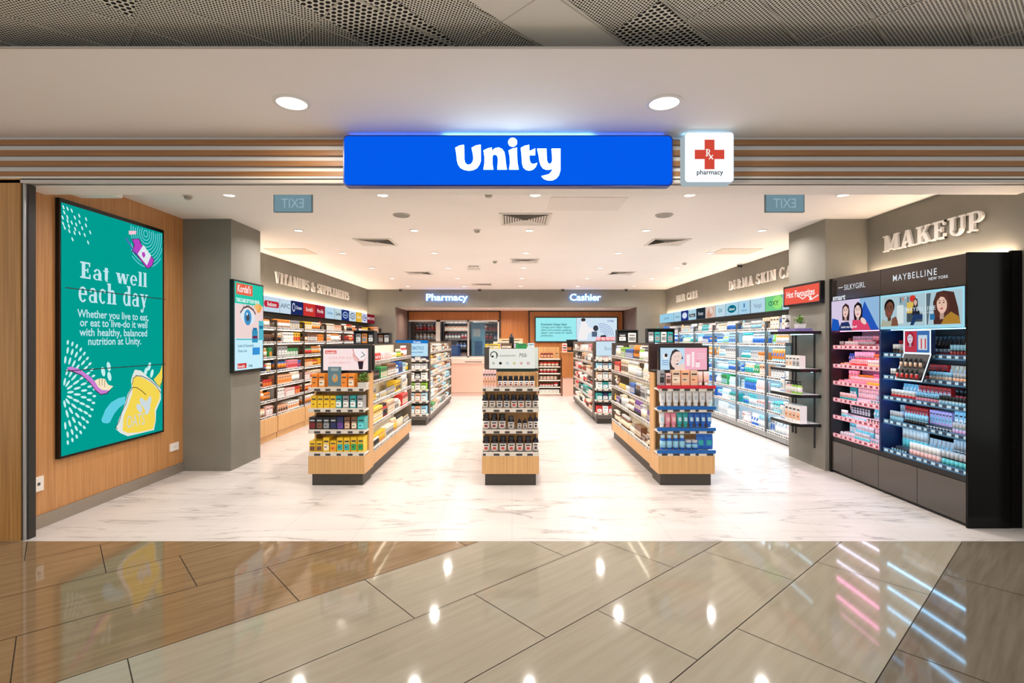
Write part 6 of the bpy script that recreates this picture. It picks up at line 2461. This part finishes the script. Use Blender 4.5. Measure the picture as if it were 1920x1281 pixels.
poster('lit_poster', YD - .008, YA + .004, 'wide lit poster of three models on the nearer bay of the black cosmetics unit', draw_may)
poster('lit_poster', YZ - .045, YD + .004, 'lit lilac poster of two models on the far bay of the black cosmetics unit', draw_silky)
PINKL = E((255, 150, 214), 17.0)
BLUEL = E((150, 212, 255), 20.0)
LILAC = E((222, 226, 255), 14.0)
LEV_M = (.43, .71, .94, 1.14, 1.355)
LEV_K = (.43, .635, .83, 1.02, 1.21, 1.42)
rm = random.Random(21)
mb = MB()
mb.box(MX, YD - .012, .405, 3.98, YD + .012, 1.597, P((24, 40, 84), .3))
mb.build('divider', root)
for nm, lv, ya, yb, led, th, place_, bk in (
        ('near', LEV_M, YA + .01, YD - .015, BLUEL, [['light blue', 'silver', 'aqua', 'black', 'pale pink'], ['red', 'lilac', 'silver', 'light blue', 'black'], ['pink', 'blue', 'light blue', 'dark red', 'red'], ['peach', 'red', 'black', 'beige'], ['black', 'red', 'dark red', 'brown']], 'nearer bay', (18, 16, 20)),
        ('far', LEV_K, YD + .015, YZ - .04, PINKL, [['aqua', 'orange', 'teal', 'white'], ['aqua', 'white', 'black', 'teal'], ['teal', 'silver', 'pale pink', 'navy'], ['peach', 'cream', 'yellow', 'pink'], ['red', 'peach', 'orange', 'blue'], ['dark red', 'brown', 'pink']], 'far bay', (206, 190, 214))):
    mb = MB()
    mb.box(3.965, ya, .43, 3.978, yb, 1.6, P(bk, .4))
    mb.build('back_lining', root)
    for k, z in enumerate(lv):
        mb = MB()
        mb.box(MX + .03, ya, z - .016, 3.965, yb, z - .002, P((40, 44, 54) if nm == 'near' else (230, 190, 210), .2))
        sh = mb.build('shelf', root)
        mb = MB()
        mb.box(MX + .018, ya, z - .026, MX + .03, yb, z + .018, P((70, 120, 160) if nm == 'near' else (236, 170, 190), .25))
        mb.box(MX + .0165, ya, z - .012, MX + .018, yb, z + .010, tag_strip('makeup_tags', (180, 214, 232) if nm == 'near' else (240, 200, 206), (44, 60, 84) if nm == 'near' else (150, 60, 84), .08, .6) if k == 0 else MK_T)
        if k == 0:
            MK_T = mb.mats[-1]
        mb.build('price_strip', sh)
        if k:
            mb = MB()
            mb.box(MX + .05, ya + .01, z - .024, MX + .062, yb - .01, z - .017, led if nm == 'near' or k > 3 else LILAC)
            mb.build('light_strip', sh)
        gapz = (lv[k + 1] if k + 1 < len(lv) else 1.6) - z
        where = '%s shelf, %s of the cosmetics unit' % (rowname(k, len(lv)), place_)
        seconds = ('black', 'silver', 'white', 'light blue') if nm == 'near' else ('white', 'pale pink', 'silver')
        t1 = theme(['lipstick', 'lipstick', 'compact'], th[k], seconds, 24, rm)
        t2 = theme(['lipstick', 'lipstick', 'carton', 'tube'], th[k], seconds, 24, rm)
        fill((MX + .045, ya + .01, z), (0, 1, 0), yb - ya - .02, (1, 0, 0), -PI / 2, t1, 'front row, ' + where, 'cosmetic', rm, gapz * .42, (.024, .038), .003, (5, 9))
        # raised back row on a stepped riser
        mb = MB()
        mb.box(MX + .14, ya + .005, z, MX + .24, yb - .005, z + .035, P((90, 100, 120) if nm == 'near' else (240, 214, 226), .3))
        mb.build('riser', sh)
        fill((MX + .145, ya + .01, z + .036), (0, 1, 0), yb - ya - .02, (1, 0, 0), -PI / 2, t2, 'raised row, ' + where, 'beauty', rm, gapz - .085, (.028, .048), .004, (5, 8))
mb = MB()
mb.box(MX + .09, YA + .02, 1.590, MX + .105, YD - .02, 1.5975, E((120, 200, 255), 7.0))
mb.build('light_strip', root)
mb = MB()
mb.box(MX + .09, YD + .02, 1.590, MX + .105, YZ - .05, 1.5975, E((255, 150, 214), 7.0))
mb.build('light_strip', root)

# lit outlined feature display leaning out of the near bay
root = thing('feature_display', (MX - .02, 4.55, 1.14), 'white outlined leaning feature panel and tray in the nearer makeup bay', 'display')
LED = E((220, 240, 255), 1.6, False)
mb = MB()
fy0, fy1 = 4.40, 4.70
mb.box(MX - .02, fy0, 1.38, MX + .02, fy1, 1.585, P((36, 50, 90), .3))
cv = Canvas(mb, (MX - .021, fy1, 1.38), (0, -1, 0), (0, 0, 1), (-1, 0, 0), .0006)
cv.rect(.008, .008, .292, .197, E((70, 120, 190), .8))
cv.rect(.01, .01, .15, .195, e_((196, 60, 80)))
face(cv, .075, .13, .05, (220, 210, 226), (170, 40, 60))
cv.rect(.17, .03, .27, .16, e_((200, 220, 236)))
for k in range(4):
    cv.rect(.18 + k * .022, .04, .193 + k * .022, .13, e_((214, 60, 60) if k % 2 else (240, 220, 210)))
mb.build('picture_panel', root)
mb = MB()
for (a0, b0, a1, b1) in ((fy0, 1.38, fy1, 1.386), (fy0, 1.579, fy1, 1.585), (fy0, 1.38, fy0 + .006, 1.585), (fy1 - .006, 1.38, fy1, 1.585)):
    mb.box(MX - .026, a0, b0, MX - .02, a1, b1, LED)
mb.build('frame_light', root)
mb = MB()
A = [(MX - .02, fy0 - .0, 1.375), (MX - .02, fy1 + .0, 1.375), (MX - .10, fy1 + .0, 1.14), (MX - .10, fy0 - .0, 1.14)]
mb.prism(A, (.02, 0, .0), P((20, 20, 24), .3))
mb.build('tray', root)
mb = MB()
for p, q in zip(A, A[1:] + A[:1]):
    mb.tube([p, q], .004, LED, 6)
mb.build('frame_light', root)
for i in range(5):
    for j in range(2):
        zz = 1.16 + j * .10
        xx = MX - .10 + (zz - 1.14) / .235 * .08 - .03
        lab = ('red', 'gold')[j] + ' lipstick standing in the leaning tray of the makeup bay'
        put('lipstick', xx, fy0 + .04 + i * .055, zz, .024, .1, .075, 'red' if j == 0 else 'beige', 'black', 'silver', 'cosmetic_lipstick', lab, lab, -PI / 2)
# warm light on top of the makeup unit
mb = MB()
mb.box(4.0, YA + .05, 2.192, 4.03, YZ - .05, 2.202, WARM)
tag(mb.build('cove_light', loc=(4.01, 5, 2.192)), 'warm linear light on top of the black cosmetics unit washing the wall', 'light strip')
